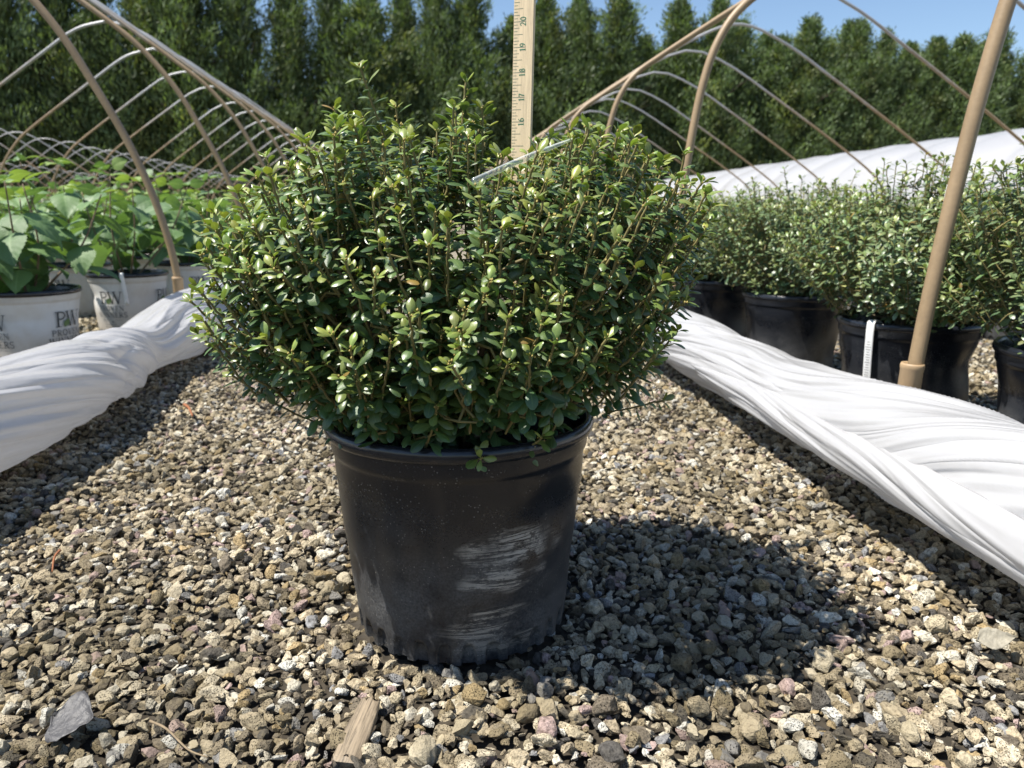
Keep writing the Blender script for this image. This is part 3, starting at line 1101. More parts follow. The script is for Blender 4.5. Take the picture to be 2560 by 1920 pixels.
# weathered baseboards carrying the rolls
for sx, lab in ((-1, 'weathered wooden baseboard under the left film roll'),):
    x0 = -.845 if sx < 0 else .762
    v, f = box(x0, x0 + .022, .4, 9.0, -.004, .10)
    b = obj('baseboard', mesh_np('baseboard', v, f, M['board'], smooth=False))
    tag(b, lab, 'board')

# ---------------------------------------------------------------- pots
def pot_profile_r(z, rb=.1195, rt=.1385, h=.205):
    return rb + (rt - rb) * np.clip(z / h, 0, 1)

def pot_meshes(seed, mat, rimmat, n=240, flutes=26, detail=True):
    rng = np.random.default_rng(seed)
    dn = SineNoise(rng, 2, 7, 1.)
    zs = np.concatenate([np.linspace(0, .036, 16), np.linspace(.044, .203, 28)])
    prof = [(pot_profile_r(z), z) for z in zs] + [(.1392, .206), (.1412, .2085), (.1417, .212), (.1425, .226), (.1428, .231)]
    def fn(T, Rr, Z):
        q = np.abs(((T * flutes / (2 * PI)) % 1) - .5) * 2          # 0 at flute centre
        arch = np.clip(1 - (q / .60) ** 4, 0, 1) ** .5 * .025
        ins = np.clip((arch - Z) / .004, 0, 1)
        Rr = Rr - ins * .0048
        k = np.clip((Z - .02) / .04, 0, 1) * np.clip((.205 - Z) / .05, 0, 1)
        Rr = Rr + k * .0022 * dn(T * 2.0, Z * 22)
        # broad crushed facets below the rim
        for (t0, z0, tw, zw, a) in ((-1.35, .165, .50, .045, .0085), (-1.95, .12, .16, .10, .0060), (-.75, .16, .30, .05, .0065), (-2.35, .14, .14, .09, .004), (1.2, .12, .6, .08, .005)):
            dt = (T - t0 + PI) % (2 * PI) - PI
            Rr = Rr - a * np.exp(-(dt / tw) ** 2 - ((Z - z0) / zw) ** 2) * k
        return Rr
    v, f = lathe(prof, n, fn)
    wall = mesh_np('pot', v, f, mat)
    rim_pr = [(.1424, .2255), (.1434, .2248), (.1462, .2262), (.1482, .2298), (.1486, .2345), (.1474, .2390), (.1447, .2416), (.1418, .2410), (.1400, .2385), (.1388, .233), (.1345, .205), (.1260, .17)]
    v, f = lathe(rim_pr, max(96, n // 2), lambda T, Rr, Z: Rr + .0009 * np.sin(3 * T + seed) + .0005 * np.sin(7 * T))
    rim = mesh_np('rim', v, f, rimmat)
    sn = SineNoise(rng, 2, 12, 60.)
    g = []
    m_ = 40
    ff = []
    for i in range(m_):
        r_ = .1350 * (i / (m_ - 1))
        for j in range(48):
            a_ = j / 48 * 2 * PI
            g.append((r_ * math.cos(a_), r_ * math.sin(a_), .212 + .0025 * float(sn(r_ * math.cos(a_), r_ * math.sin(a_)))))
    soil = mesh_np('soil', g, grid_faces(m_, 48, True), M['soil'])
    return wall, rim, soil

# ---------------------------------------------------------------- the main shrub
def envelope_shoots(seed, n, a, b, zc, c, p=2.5, inner=.55, lump=.10, gap=.018, ln=(.045, .085), zmin=.258, dips=()):
    """shoot (base, tip, bow) triples radiating from the crown foot, tips spread through the outer crown"""
    rng = np.random.default_rng(seed)
    nz = SineNoise(rng, 3, 8, 2.0)
    tips, out = np.zeros((0, 3)), []
    tries = 0
    while len(out) < n and tries < 60000:
        tries += 1
        q = rng.uniform(-1.15, 1.15, 3)
        d = unit(q)
        r = (np.abs(q) ** p).sum() ** (1 / p)
        lim = 1 + lump * nz(*d)
        if r > lim or r < lim * inner:
            continue
        if r < lim * .8 and rng.random() < .45:
            continue
        tp = np.array([q[0] * a, q[1] * b, zc + q[2] * c])
        if tp[2] < zmin + .42 * max(0, math.hypot(tp[0], tp[1]) - .13) or any(abs(tp[0] - gx) < gw and tp[2] > gz for gx, gw, gz in dips) or (len(tips) and ((tips - tp) ** 2).sum(1).min() < gap * gap):
            continue
        tips = np.vstack([tips, tp])
        out.append(make_shoot(rng, tp, ln))
    return out

def make_shoot(rng, tp, ln):
    foot = np.array([0, 0, .16])
    d = unit(unit(tp - foot) + np.array([0, 0, rng.uniform(.05, .45)]) + rng.normal(0, .14, 3))
    l_ = rng.uniform(*ln)
    b = tp - d * l_
    if b[2] < .222:
        b[2] = .222 + rng.uniform(0, .01)
    return (b, tp, rng.uniform(.0, .10))

main = empty('potted_shrub', (POT_C[0], POT_C[1], .007), 0)
main.scale = (1.005, 1.005, 1.005)
w_, r_, s_ = pot_meshes(3, M['scuffed_pot'], M['rim_black'], 520, 30)
pot = obj('pot', w_, main)
obj('rim', r_, pot)
obj('soil', s_, main)
shoots = envelope_shoots(2, 1080, .222, .206, .398, .143, 2.6, .46, .15, .0128, zmin=.272, dips=((.075, .030, .508),))
shoots = [(b - np.array([.010, 0, 0]), t - np.array([.010, 0, 0]), w) for b, t, w in shoots]
rs = np.random.default_rng(8)
# lobes and long shoots that make this shrub's outline
for (tp, l_) in (((-.092, -.02, .592), .12), ((.010, -.02, .580), .11), ((-.252, -.02, .452), .12), ((.240, -.02, .377), .09), ((.212, -.02, .507), .11), ((-.232, -.03, .292), .13), ((.226, -.02, .250), .10),
                 ((-.12, .0, .555), .08), ((-.06, .02, .56), .08), ((.03, .0, .552), .08), ((.14, .0, .54), .08), ((.18, .03, .535), .08), ((-.19, .0, .51), .08),
                 ((.012, -.158, .236), .05), ((.070, -.145, .250), .05), ((-.22, .02, .41), .09), ((.235, .03, .44), .09)):
    shoots.append(make_shoot(rs, np.array(tp), (l_, l_ * 1.05)))
bases = []
for k in range(11):
    ph = k * 2.399
    rr = .012 + .012 * (k % 3)
    bases.append(((rr * math.cos(ph), rr * math.sin(ph), .208), unit(np.array([math.cos(ph) * .7, math.sin(ph) * .7, 1.0]))))
P, par, rad, dtt, leafy = grow_shrub(31, shoots, bases)
obj('branches', branch_mesh('branches', P, par, rad), main)['kind'] = 'stuff'
O, D, Nn, Ls, Ws, Be, Fo, Co, yk, nodes = shrub_leaves(32, P, par, dtt, leafy)
print('main shrub', len(P), 'nodes', len(O), 'leaves')
obj('buds', buds_mesh('buds', nodes, np.random.default_rng(1)), main)['kind'] = 'stuff'
# the 300 leaves that stand out most are single pieces; the rest is one mass
camp = (np.array([0, 0, CAM_H]) - np.array([POT_C[0], POT_C[1], 0])) / 1.005
dist = np.linalg.norm(O - camp, axis=1)
sel = np.argsort(dist / (Ls / .018))[:300]
keep = np.ones(len(O), bool)
keep[sel] = False
v, f, c = leaves_mesh_data(O[keep], D[keep], Nn[keep], Ls[keep], Ws[keep], Be[keep], Fo[keep], Co[keep], 7, 5)
fo = obj('foliage', mesh_np('foliage', v, f, M['leaf'], c), main)
fo['kind'] = 'stuff'
TMPL = []
for ai, yv in enumerate((0, .2, .45, .75)):
    for bi_, be in enumerate((.45, .75, 1.05)):
        cc = np.array([.25, .31, .075]) * yv + np.array([.047, .098, .036]) * (1 - yv)
        one = lambda q: np.array([q], float)
        v, f, c = leaves_mesh_data(np.zeros((1, 3)), np.array([[1., 0, 0]]), np.array([[0, 0, 1.]]), one(1.), one(.88 + .05 * bi_), one(be), one(.16 + .06 * bi_), np.array([cc * (1 + .12 * (bi_ - 1))]), 7, 5)
        TMPL.append((yv, be, mesh_np('leaf', v, f, M['leaf'], c)))
for i in sel:
    me = min(TMPL, key=lambda t: abs(t[0] - yk[i]) * 2 + abs(t[1] - Be[i]))[2]
    d_, n_ = Vector(D[i]), Vector(Nn[i])
    b_ = n_.cross(d_)
    mw = Matrix(((d_.x, b_.x, n_.x, O[i][0]), (d_.y, b_.y, n_.y, O[i][1]), (d_.z, b_.z, n_.z, O[i][2]), (0, 0, 0, 1)))
    o = obj('leaf', me, main)
    o.matrix_local = mw @ Matrix.Scale(float(Ls[i]), 4)
tag(main, 'dense glossy dark green shrub in a scuffed black pot in the middle of the aisle', 'potted shrub')

# ---------------------------------------------------------------- yardstick
GLY = {}
def arc(cx, cy, rx, ry, a0, a1, n=14):
    return [(cx + rx * math.cos(R(a)), cy + ry * math.sin(R(a))) for a in np.linspace(a0, a1, n)]
TK, TN, SF = .125, .05, .045
GLY['P'] = (.70, [([(.17, 0), (.17, 1)], TK), ([(.17, .965)] + arc(.36, .735, .26, .225, 90, -90) + [(.17, .51)], .085), ([(0, .027), (.36, .027)], SF), ([(0, .973), (.2, .973)], SF)])
GLY['R'] = (.78, GLY['P'][1] + [([(.34, .5), (.70, .03)], TK), ([(.62, .027), (.80, .027)], SF)])
GLY['W'] = (1.16, [([(.10, 1), (.36, 0)], TK), ([(.36, .02), (.60, 1)], TN), ([(.52, 1), (.80, 0)], TK), ([(.80, .02), (1.06, 1)], TN), ([(0, .973), (.24, .973)], SF), ([(.44, .973), (.68, .973)], SF), ([(.95, .973), (1.16, .973)], SF)])
GLY['V'] = (.80, [([(.10, 1), (.40, 0)], TK), ([(.40, .02), (.70, 1)], TN), ([(0, .973), (.26, .973)], SF), ([(.6, .973), (.82, .973)], SF)])
GLY['O'] = (.86, [(arc(.43, .5, .36, .45, 0, 360, 28), .11)])
GLY['E'] = (.66, [([(.16, 0), (.16, 1)], TK), ([(0, .03), (.6, .03)], .06), ([(.16, .51), (.46, .51)], .06), ([(0, .97), (.58, .97)], .06), ([(.6, 0), (.6, .2)], .05), ([(.58, 1), (.58, .82)], .05), ([(.46, .42), (.46, .6)], .045)])
GLY['N'] = (.86, [([(.14, 0), (.14, 1)], TN), ([(.12, 1), (.72, 0)], TK), ([(.72, 0), (.72, 1)], TN), ([(0, .027), (.28, .027)], SF), ([(.58, .973), (.86, .973)], SF), ([(0, .973), (.16, .973)], SF)])
GLY['I'] = (.36, [([(.18, 0), (.18, 1)], TK), ([(0.02, .027), (.34, .027)], SF), ([(.02, .973), (.34, .973)], SF)])
GLY['S'] = (.60, [(arc(.30, .735, .21, .225, 35, 270, 16) + arc(.30, .265, .23, .245, 90, -145, 16), .10), ([(.50, .78), (.50, .97)], .05), ([(.08, .24), (.08, .03)], .05)])
GLY['0'] = (.62, [(arc(.31, .5, .24, .45, 0, 360, 26), .13)])
GLY['1'] = (.46, [([(.25, 0), (.25, 1)], .16), ([(.05, .82), (.25, .96)], .08), ([(.06, .03), (.44, .03)], .06)])
GLY['2'] = (.62, [(arc(.30, .70, .22, .26, 170, -30, 16) + [(.30, .28), (.08, .06)], .12), ([(.06, .06), (.56, .06)], .12)])
GLY['6'] = (.62, [(arc(.31, .30, .22, .26, 0, 360, 22), .12), (arc(.50, .34, .41, .60, 180, 95, 12), .11)])
GLY['7'] = (.58, [([(.05, .93), (.54, .93)], .13), ([(.52, .93), (.34, .5), (.24, 0)], .13), ([(.07, .80), (.07, .98)], .06)])
GLY['8'] = (.62, [(arc(.31, .745, .18, .21, 0, 360, 20), .11), (arc(.31, .27, .22, .24, 0, 360, 22), .12)])
GLY['9'] = (.62, [(arc(.31, .70, .22, .26, 0, 360, 22), .12), (arc(.12, .66, .41, .60, 0, -85, 12), .11)])

def ribbon(pts, w):
    P = np.array(pts, float)
    tg = np.gradient(P, axis=0)
    tg /= np.linalg.norm(tg, axis=1)[:, None] + 1e-9
    nn = np.stack([-tg[:, 1], tg[:, 0]], -1) * w / 2
    v = np.concatenate([P + nn, P - nn])
    k = len(P)
    return v, [(i, k + i, k + i + 1, i + 1) for i in range(k - 1)]

def text2d(txt, size, gap=.10):
    """flat strokes, centred on x; returns verts2d, faces, width; strokes numbered for tiny depth offsets"""
    x = 0
    vs, fs, lay, o, sidx = [], [], [], 0, 0
    for ch in txt:
        if ch == ' ':
            x += .4
            continue
        wd, strokes = GLY[ch]
        for (pts, w) in strokes:
            v, f = ribbon(pts, w)
            vs.append(v + np.array([x, 0]))
            lay += [sidx % 7] * len(v)
            sidx += 1
            fs += [tuple(q + o for q in ff) for ff in f]
            o += len(v)
        x += wd + gap
    V = np.concatenate(vs) * size
    V[:, 0] -= x * size / 2
    return V, np.array(lay, float), fs

def yardstick():
    INCH = .0254
    Wd, Th, Hh = .0240, .0042, 30 * INCH
    st = empty('yardstick', (.105, .873, .156))
    st.rotation_euler = (R(1.0), R(1.9), R(-34))
    bm = bmesh.new()
    v, f = box(-Wd / 2, Wd / 2, -Th / 2, Th / 2, 0, Hh)
    bv = [bm.verts.new(q) for q in v]
    for q in f:
        bm.faces.new([bv[i] for i in q])
    bmesh.ops.bevel(bm, geom=bm.edges[:], offset=.0005, segments=2, affect='EDGES')
    bmesh.ops.recalc_face_normals(bm, faces=bm.faces[:])
    me = bpy.data.meshes.new('stick')
    bm.to_mesh(me)
    bm.free()
    me.materials.append(M['ruler_wood'])
    obj('stick', me, st)
    yf = -Th / 2 - .00012
    tk = []
    for k in range(1, 30 * 8):
        ln = (.0148 if k % 8 == 0 else .0108 if k % 4 == 0 else .0066 if k % 2 == 0 else .0045)
        z = k * INCH / 8
        w = .00042 if k % 8 else .0005
        x0 = -Wd / 2 + .0006
        tk.append((np.array([(x0, yf, z - w / 2), (x0 + ln, yf, z - w / 2), (x0 + ln, yf, z + w / 2), (x0, yf, z + w / 2)]), [(0, 1, 2, 3)]))
    v, f = merge(tk)
    o = obj('tick_marks', mesh_np('tick_marks', v, f, M['ruler_tick'], smooth=False), st)
    for n in range(10, 30):
        txt = str(n)
        if any(ch not in GLY for ch in txt):
            continue
        V, lay, f = text2d(txt, .0061, .24)
        # numerals read upward along the stick: text x -> z, text y -> -x
        v3 = np.stack([-(V[:, 1] - .0030) * 1.15 - Wd / 2 + .0116, yf - .00006 - lay * .000012, V[:, 0] + n * INCH + .0008], -1)
        obj('numeral', mesh_np('numeral', v3, f, M['ruler_ink'], smooth=False), st)
    tag(st, 'wooden yardstick with green inch numerals standing upright in the centre shrub', 'yardstick')
yardstick()

# clear plastic plant tag caught in the shrub
def clear_tag():
    A, B = np.array([.0408, .630, .4885]), np.array([.1425, .695, .5311])
    t = empty('plant_tag', tuple((A + B) / 2))
    c0 = (A + B) / 2
    n = 22
    wv = np.array([.0, -.002, .0048])
    for nm, q0, q1, w0, mat in (('strip', 0., 1., 1., M['clear']),):
        rows = []
        for i in range(n):
            q = q0 + (q1 - q0) * i / (n - 1)
            c = A + (B - A) * q - c0 + np.array([0, 0, .001 * math.sin(q * PI)])
            k = (1 - .8 * max(0, q - .5) / .5) * w0
            for j in range(5):
                rows.append(c + wv * ((j / 4 - .5) * k) + np.array([0, -.0022 * math.sin(j / 4 * PI), 0]))
        o = obj(nm, mesh_np(nm, np.array(rows), grid_faces(n, 5), mat), t)
        s = o.modifiers.new('thickness', 'SOLIDIFY')
        s.thickness = .0005
    tag(t, 'clear shiny plastic tag slanting through the top of the centre shrub', 'plant tag')
clear_tag()

# ---------------------------------------------------------------- right-hand shrubs in black pots
SHR = []
for k in range(3):
    sh = envelope_shoots(60 + k, 560, .222, .222, .405, .155, 2.4, .48, .15, .018, (.045, .085))
    rs2 = np.random.default_rng(600 + k)
    for q in range(5):
        ph = rs2.uniform(0, 6.28)
        sh.append(make_shoot(rs2, np.array([.14 * math.cos(ph), .14 * math.sin(ph), rs2.uniform(.54, .58)]), (.07, .09)))
    bs = [((.012 * math.cos(j * 2.4), .012 * math.sin(j * 2.4), .208), unit(np.array([math.cos(j * 2.4) * .7, math.sin(j * 2.4) * .7, 1.]))) for j in range(8)]
    P, par, rad, dtt, leafy = grow_shrub(61 + k, sh, bs, node=.0066)
    bmh = branch_mesh('branches', P, par, rad, 5)
    O, D, Nn, Ls, Ws, Be, Fo, Co, yk, nodes = shrub_leaves(70 + k, P, par, dtt, leafy, size=(.0160, .0225), young=(.28, .33, .13), old=(.095, .148, .075))
    v, f, c = leaves_mesh_data(O, D, Nn, Ls, Ws, Be, Fo, Co, 5, 3)
    SHR.append((bmh, mesh_np('foliage', v, f, M['leaf'], c)))
    print('side shrub', len(O), 'leaves')
PW_ = pot_meshes(5, M['black_pot'], M['rim_black'], 160, 26)
PG_ = pot_meshes(6, M['grey_pot'], M['grey_pot'], 120, 26)
G_R = 'shrubs in black pots under the right-hand hoops'
def side_shrub(x, y, v, rz, sc, label, grey=False, group=G_R, zs=1.):
    t = empty('potted_shrub', (x, y, 0), rz)
    pw = PG_ if grey else PW_
    p = obj('pot', pw[0], t)
    obj('rim', pw[1], p)
    obj('soil', pw[2], t)
    for nm, me in (('branches', SHR[v][0]), ('foliage', SHR[v][1])):
        o = obj(nm, me, t)
        o['kind'] = 'stuff'
        o.scale = (sc, sc, sc * zs)
        o.location = (0, 0, .208 * (1 - sc * zs))
    return tag(t, label, 'potted shrub', group)
side_shrub(1.06, 1.52, 0, .4, 1.0, 'shrub in a black pot with a white label strip hooked over its rim', zs=1.02)
side_shrub(1.08, 2.08, 1, 1.9, 1.0, 'shrub in a black pot next behind the one with the white label strip')
side_shrub(1.04, 2.56, 2, 3.2, .95, 'shrub in a black pot just right of the second tan hoop leg')
side_shrub(1.135, 1.13, 1, 4.4, 1.0, 'shrub in a black pot cut off by the right edge of the picture', zs=1.03)
side_shrub(1.62, 1.62, 2, .9, 1.0, 'shrub in a black pot behind the nearest tan hoop leg, one row back')
back = []
rb_ = np.random.default_rng(90)
for cx in (1.05, 1.62, 2.2, 2.8):
    for cy in (1.3, 1.9, 2.5, 3.1, 3.7, 4.3, 4.9, 5.6):
        if cx == 1.05 and cy < 2.8 or (cx == 1.62 and cy < 2.1) or cx > .95 * cy + .25:
            continue
        back.append((cx + rb_.normal(0, .03), cy + rb_.normal(0, .04) + (.12 if cx > 2 else 0)))
for k, (cx, cy) in enumerate(back):
    grey = (k == 5)
    side_shrub(cx, cy, int(rb_.integers(0, 3)), rb_.uniform(0, 6.28), rb_.uniform(.88, 1.02),
               'shrub in a pale grey pot in the back rows under the right-hand hoops' if grey else 'one of the shrubs massed in the back rows under the right-hand hoops', grey=grey,
               group=G_R if grey else 'back rows of shrubs under the right-hand hoops')
# an empty-looking light grey pot seen between two black ones
# label strip hooked over the rim
def label_strip(x, y, rz, label):
    t = empty('pot_label', (x, y, .0), rz)
    pts = smooth_line([(0, -.105, .222), (0, -.128, .242), (0, -.1475, .2445), (0, -.1515, .228), (0, -.1500, .18), (0, -.1465, .13), (0, -.1420, .085)], 40)
    rows = []
    for p_ in pts:
        for j in range(5):
            rows.append((.0085 * (j / 2 - 1), p_[1] - .0008 * math.cos((j / 2 - 1) * 1.2), p_[2]))
    o = obj('strip', mesh_np('strip', np.array(rows), grid_faces(40, 5), M['label_plastic']), t)
    s = o.modifiers.new('thickness', 'SOLIDIFY')
    s.thickness = .0006
    rr = np.random.default_rng(3)
    parts = []
    for k in range(14):
        z = .20 - k * .0055
        y0 = -.1527 + (.222 - z) * .052
        wd = rr.uniform(.003, .0065)
        parts.append((np.array([(-wd, y0 - .0012, z), (wd, y0 - .0012, z), (wd, y0 - .0013, z + .0012), (-wd, y0 - .0013, z + .0012)]), [(0, 1, 2, 3)]))
    v, f = merge(parts)
    obj('fine_print', mesh_np('fine_print', v, f, M['ink_small'], smooth=False), t)
    return tag(t, label, 'label')
label_strip(1.06, 1.52, R(-62), 'white plastic label strip hooked over the rim of a black pot')
label_strip(1.135, 1.13, R(-64), 'white label strip on the black pot at the right edge of the picture')

def stake_tag():
    t = empty('plant_tag', (.888, 1.22, .40))
    for k, (dx, z0, z1) in enumerate(((-.006, -.10, .113), (.008, -.10, .092))):
        v, f = box(-.0045, .0045, -.0004, .0004, z0, z1)
        v = v.copy()
        v[:, 0] *= np.where(v[:, 2] > 0, .8, 1)
        obj('stake', mesh_np('stake', v, f, M['label_plastic'], smooth=False), t, (dx, .004 * k, 0), (0, R(9 + 4 * k), R(20)))
    tag(t, 'two narrow white plastic plant stakes in the shrub left of the nearest right hoop leg', 'plant tag')
stake_tag()

# ---------------------------------------------------------------- left-hand plants in white printed pots
def soft_leaf_template(seed):
    """broad ovate toothed blade with pleated side veins, unit length along +x"""
    rng = np.random.default_rng(seed)
    nu, nv = 25, 11
    s, v, w = leaf_grid(nu, nv, 'ovate')
    bend = rng.uniform(.6, 1.35)
    V, C = [], []
    for i, si in enumerate(s):
        for j, vj in enumerate(v):
            tooth = (.035 * ((i % 2) * 2 - 1) if abs(vj) > .95 and 2 < i < nu - 1 else 0)
            y = vj * (w[i] * .74 + tooth * w[i])
            xs = si + abs(vj) * w[i] * .10
            pleat = .010 * math.cos(2 * PI * 7 * (si - abs(vj) * .22)) * min(1, abs(vj) * 3) * (1 - .3 * abs(vj))
            z = pleat + .18 * abs(y) - .35 * y * y + .010 * math.sin(5 * si + 3 * vj)
            bx, bz = math.sin(bend * xs) / bend, -(1 - math.cos(bend * xs)) / bend
            V.append((bx + z * math.sin(bend * xs), y, bz + z * math.cos(bend * xs)))
            vein = abs(((si - abs(vj) * .22) * 7) % 1 - .5) * 2
            C.append(min(abs(vj) * .9, .55 * (1 - vein) + .04 if vein > .86 else 1))
    V.append((-.16, 0, .0)); C.append(0)
    return np.array(V), grid_faces(nu, nv), np.array(C)
SL = [soft_leaf_template(300 + k) for k in range(4)]
SLM = []
for k, (V, F_, C) in enumerate(SL):
    for ci_, cc in enumerate(((.095, .170, .065), (.130, .220, .080), (.22, .31, .085))):
        col = np.ones((len(V), 4)); col[:, :3] = cc; col[:, 3] = C
        SLM.append((k, ci_, mesh_np('leaf', V, F_, M['soft_leaf'], col)))

def soft_plant(seed, hgt=.36):
    """stem polylines and leaf frames of one plant, standing on z=.21"""
    rng = np.random.default_rng(seed)
    stems, leaves = [], []
    ns = int(rng.integers(4, 7))
    for k in range(ns):
        ph = k * 2.399 + rng.uniform(-.4, .4)
        lean = rng.uniform(.25, .75) if k else .1
        top = np.array([math.cos(ph) * lean * hgt, math.sin(ph) * lean * hgt, .21 + hgt * rng.uniform(.8, 1.15)])
        b = np.array([.015 * math.cos(ph), .015 * math.sin(ph), .20])
        mid = (b + top) / 2 + np.array([math.cos(ph), math.sin(ph), 0]) * .035
        pl = smooth_line([b, mid, top], 14)
        stems.append((pl, np.linspace(.0042, .0018, 14)))
        nn = int(rng.integers(4, 6))
        for q in range(nn):
            t_ = .34 + .66 * q / (nn - 1)
            i = min(13, int(t_ * 13))
            ax = unit(pl[min(13, i + 1)] - pl[max(0, i - 1)])
            a0 = ph + q * PI / 2 + rng.uniform(-.2, .2)
            for sd in ((0, PI) if q < nn - 1 else (0, PI / 2, PI, 1.5 * PI)):
                rdl = np.array([math.cos(a0 + sd), math.sin(a0 + sd), 0])
                last = q == nn - 1
                el = rng.uniform(.35, .8) if last else rng.uniform(-.5, .25)
                d = unit(rdl + np.array([0, 0, el]))
                n = unit(np.array([0, 0, 1.]) + rng.normal(0, .42, 3))
                n = unit(n - d * np.dot(n, d))
                ln = (rng.uniform(.05, .075) if last else rng.uniform(.105, .155)) * (1 if rng.random() < .8 else 1.2)
                leaves.append((pl[i] + d * ln * .15, d, n, ln, int(rng.integers(0, 4)), 2 if (last and rng.random() < .45) else (1 if rng.random() < .55 else 0)))
    return stems, leaves

def frame_matrix(o, d, n, s):
    b = np.cross(n, d)
    return Matrix(((d[0], b[0], n[0], o[0]), (d[1], b[1], n[1], o[1]), (d[2], b[2], n[2], o[2]), (0, 0, 0, 1))) @ Matrix.Scale(float(s), 4)

def stem_mesh(stems):
    v, f = merge([tube(pl, r_, 7) for pl, r_ in stems])
    col = np.ones((len(v), 4)); col[:, :3] = (.17, .12, .075)
    return mesh_np('stems', v, f, M['twig'], col)

def joined_leaves(leaves):
    vs, fs, cs, o = [], [], [], 0
    for (p, d, n, ln, k, ci_) in leaves:
        V, F_, C = SL[k]
        b = np.cross(n, d)
        vs.append(p + ln * (V[:, :1] * d + V[:, 1:2] * b + V[:, 2:] * n))
        c = np.ones((len(V), 4)); c[:, :3] = ((.095, .170, .065), (.130, .220, .080), (.22, .31, .085))[ci_]; c[:, 3] = C
        cs.append(c); fs.append(F_ + o); o += len(V)
    return mesh_np('foliage', np.concatenate(vs), np.concatenate(fs), M['soft_leaf'], np.concatenate(cs))

WP = pot_meshes(9, M['white_pot'], M['rim_black'], 160, 26)
def wrap(V, lay, th0, z0):
    z = V[:, 1] + z0
    r = pot_profile_r(z) + .0048 + lay * .00003
    th = th0 + V[:, 0] / .135
    return np.stack([r * np.cos(th), r * np.sin(th), z], -1)
PRINT = {}
def print_parts():
    a, b, c_ = [], [], []
    V, l, f = text2d('P', .047); a.append((V - np.array([.019, 0]), l, f, .128))
    V, l, f = text2d('W', .047); a.append((V + np.array([.024, 0]), l, f, .128))
    V, l, f = text2d('PROVEN', .0190, .12); b.append((V, l, f, .101))
    V, l, f = text2d('WINNERS', .0205, .09); b.append((V, l, f, .075))
    lf = [(.010 * math.sin(PI * t) * sg + .004 * (t - .5), .030 * t) for sg in (1, -1) for t in (np.linspace(0, 1, 9) if sg > 0 else np.linspace(1, 0, 9)[1:-1])]
    ang = R(-28)
    lf = [(x * math.cos(ang) - y * math.sin(ang), x * math.sin(ang) + y * math.cos(ang)) for x, y in lf]
    c_.append((np.array(lf) + np.array([-.009, 0]), np.full(len(lf), 9.), [tuple(range(len(lf)))], .126))
    rr = np.random.default_rng(6)
    small = []
    small.append((np.array([(-.04, 0), (.04, 0), (.04, .0010), (-.04, .0010)]), np.zeros(4), [(0, 1, 2, 3)], .066))
    for row, (z, n, w) in enumerate(((.046, 13, .0028), (.037, 17, .0026))):
        x = -.037
        for k in range(n):
            ww = rr.uniform(.6, 1.1) * w
            small.append((np.array([(x, 0), (x + ww, 0), (x + ww, .0034), (x, .0034)]), np.zeros(4), [(0, 1, 2, 3)], z))
            x += ww + .0016
    small.append((np.array(arc(.0, .004, .004, .004, 0, 330, 11)), np.zeros(11), [tuple(range(11))], .054))
    return a + b, c_, small
PA, PL_, PS = print_parts()
def print_mesh(name, plist, th0, mat):
    v, f = merge([(wrap(V, l, th0, z0), ff) for V, l, ff, z0 in plist])
    return mesh_np(name, v, f, mat, smooth=False)
LOGO = [(print_mesh('brand_lettering', PA, k * PI / 2, M['ink']), print_mesh('leaf_emblem', PL_, k * PI / 2, M['ink_leaf']), print_mesh('fine_print', PS, k * PI / 2, M['ink_small'])) for k in range(4)]
G_L = 'leafy plants in white printed pots under the left-hand hoops'
FOL = []
for k in range(4):
    st_, lv_ = soft_plant(410 + k)
    FOL.append((stem_mesh(st_), joined_leaves(lv_)))
def soft_pot(x, y, rz, label, seed=None, v=0, prints=True, group=G_L):
    t = empty('potted_plant', (x, y, 0), rz)
    p = obj('pot', WP[0], t)
    obj('rim', WP[1], p)
    obj('soil', WP[2], t)
    if prints:
        for a_, b_, c_ in LOGO:
            for nm, me in (('brand_lettering', a_), ('leaf_emblem', b_), ('fine_print', c_)):
                obj(nm, me, p)
    if seed is not None:
        st_, lv_ = soft_plant(seed)
        obj('stems', stem_mesh(st_), t)
        for (o_, d, n, ln, k, ci_) in lv_:
            q = obj('leaf', SLM[k * 3 + ci_][2], t)
            q.matrix_local = frame_matrix(o_, d, n, ln)
    else:
        hs_ = .82 + .42 * ((x * 7.3 + y * 3.1) % 1)
        q = obj('stems', FOL[v][0], t)
        q.scale, q.location = (1, 1, hs_), (0, 0, .2 * (1 - hs_))
        q = obj('foliage', FOL[v][1], t)
        q.scale, q.location = (1, 1, hs_), (0, 0, .2 * (1 - hs_))
        q['kind'] = 'stuff'
    return tag(t, label, 'potted plant', group)
def face(x, y, deg):      # logo k=0 turned deg to the right of the line to the aisle
    return math.atan2(-y, -x) + R(deg)
soft_pot(-1.215, 2.46, face(-1.215, 2.46, 42), 'broad-leaved plant in a white printed pot at the left edge of the picture', seed=501)
soft_pot(-1.165, 3.13, face(-1.165, 3.13, -32), 'broad-leaved plant in a white printed pot beside the nearest left hoop leg', seed=502)
soft_pot(-1.14, 3.80, face(-1.14, 3.8, 20), 'broad-leaved plant in a white printed pot half hidden right of the nearest left hoop leg', seed=505)
soft_pot(-1.60, 2.98, face(-1.6, 2.98, 10), 'broad-leaved plant in a white pot second row back, behind the gap between the front two', seed=507)
rl = np.random.default_rng(15)
for cx in (-1.15, -1.62, -2.1, -2.6, -3.1, -3.6, -4.1):
    for cy in np.arange(2.5, 15., .62):
        if (cx == -1.15 and cy < 4.2) or (cx == -1.62 and cy < 3.3) or -cx > .66 * cy + .05:
            continue
        if cy > 9 and rl.random() < .25:
            continue
        soft_pot(cx + rl.normal(0, .03), cy + rl.normal(0, .04), rl.uniform(0, 6.28), 'one of the leafy plants massed in the back rows of white pots on the left', v=int(rl.integers(0, 4)), prints=cy < 4.6, group='back rows of leafy plants on the left')

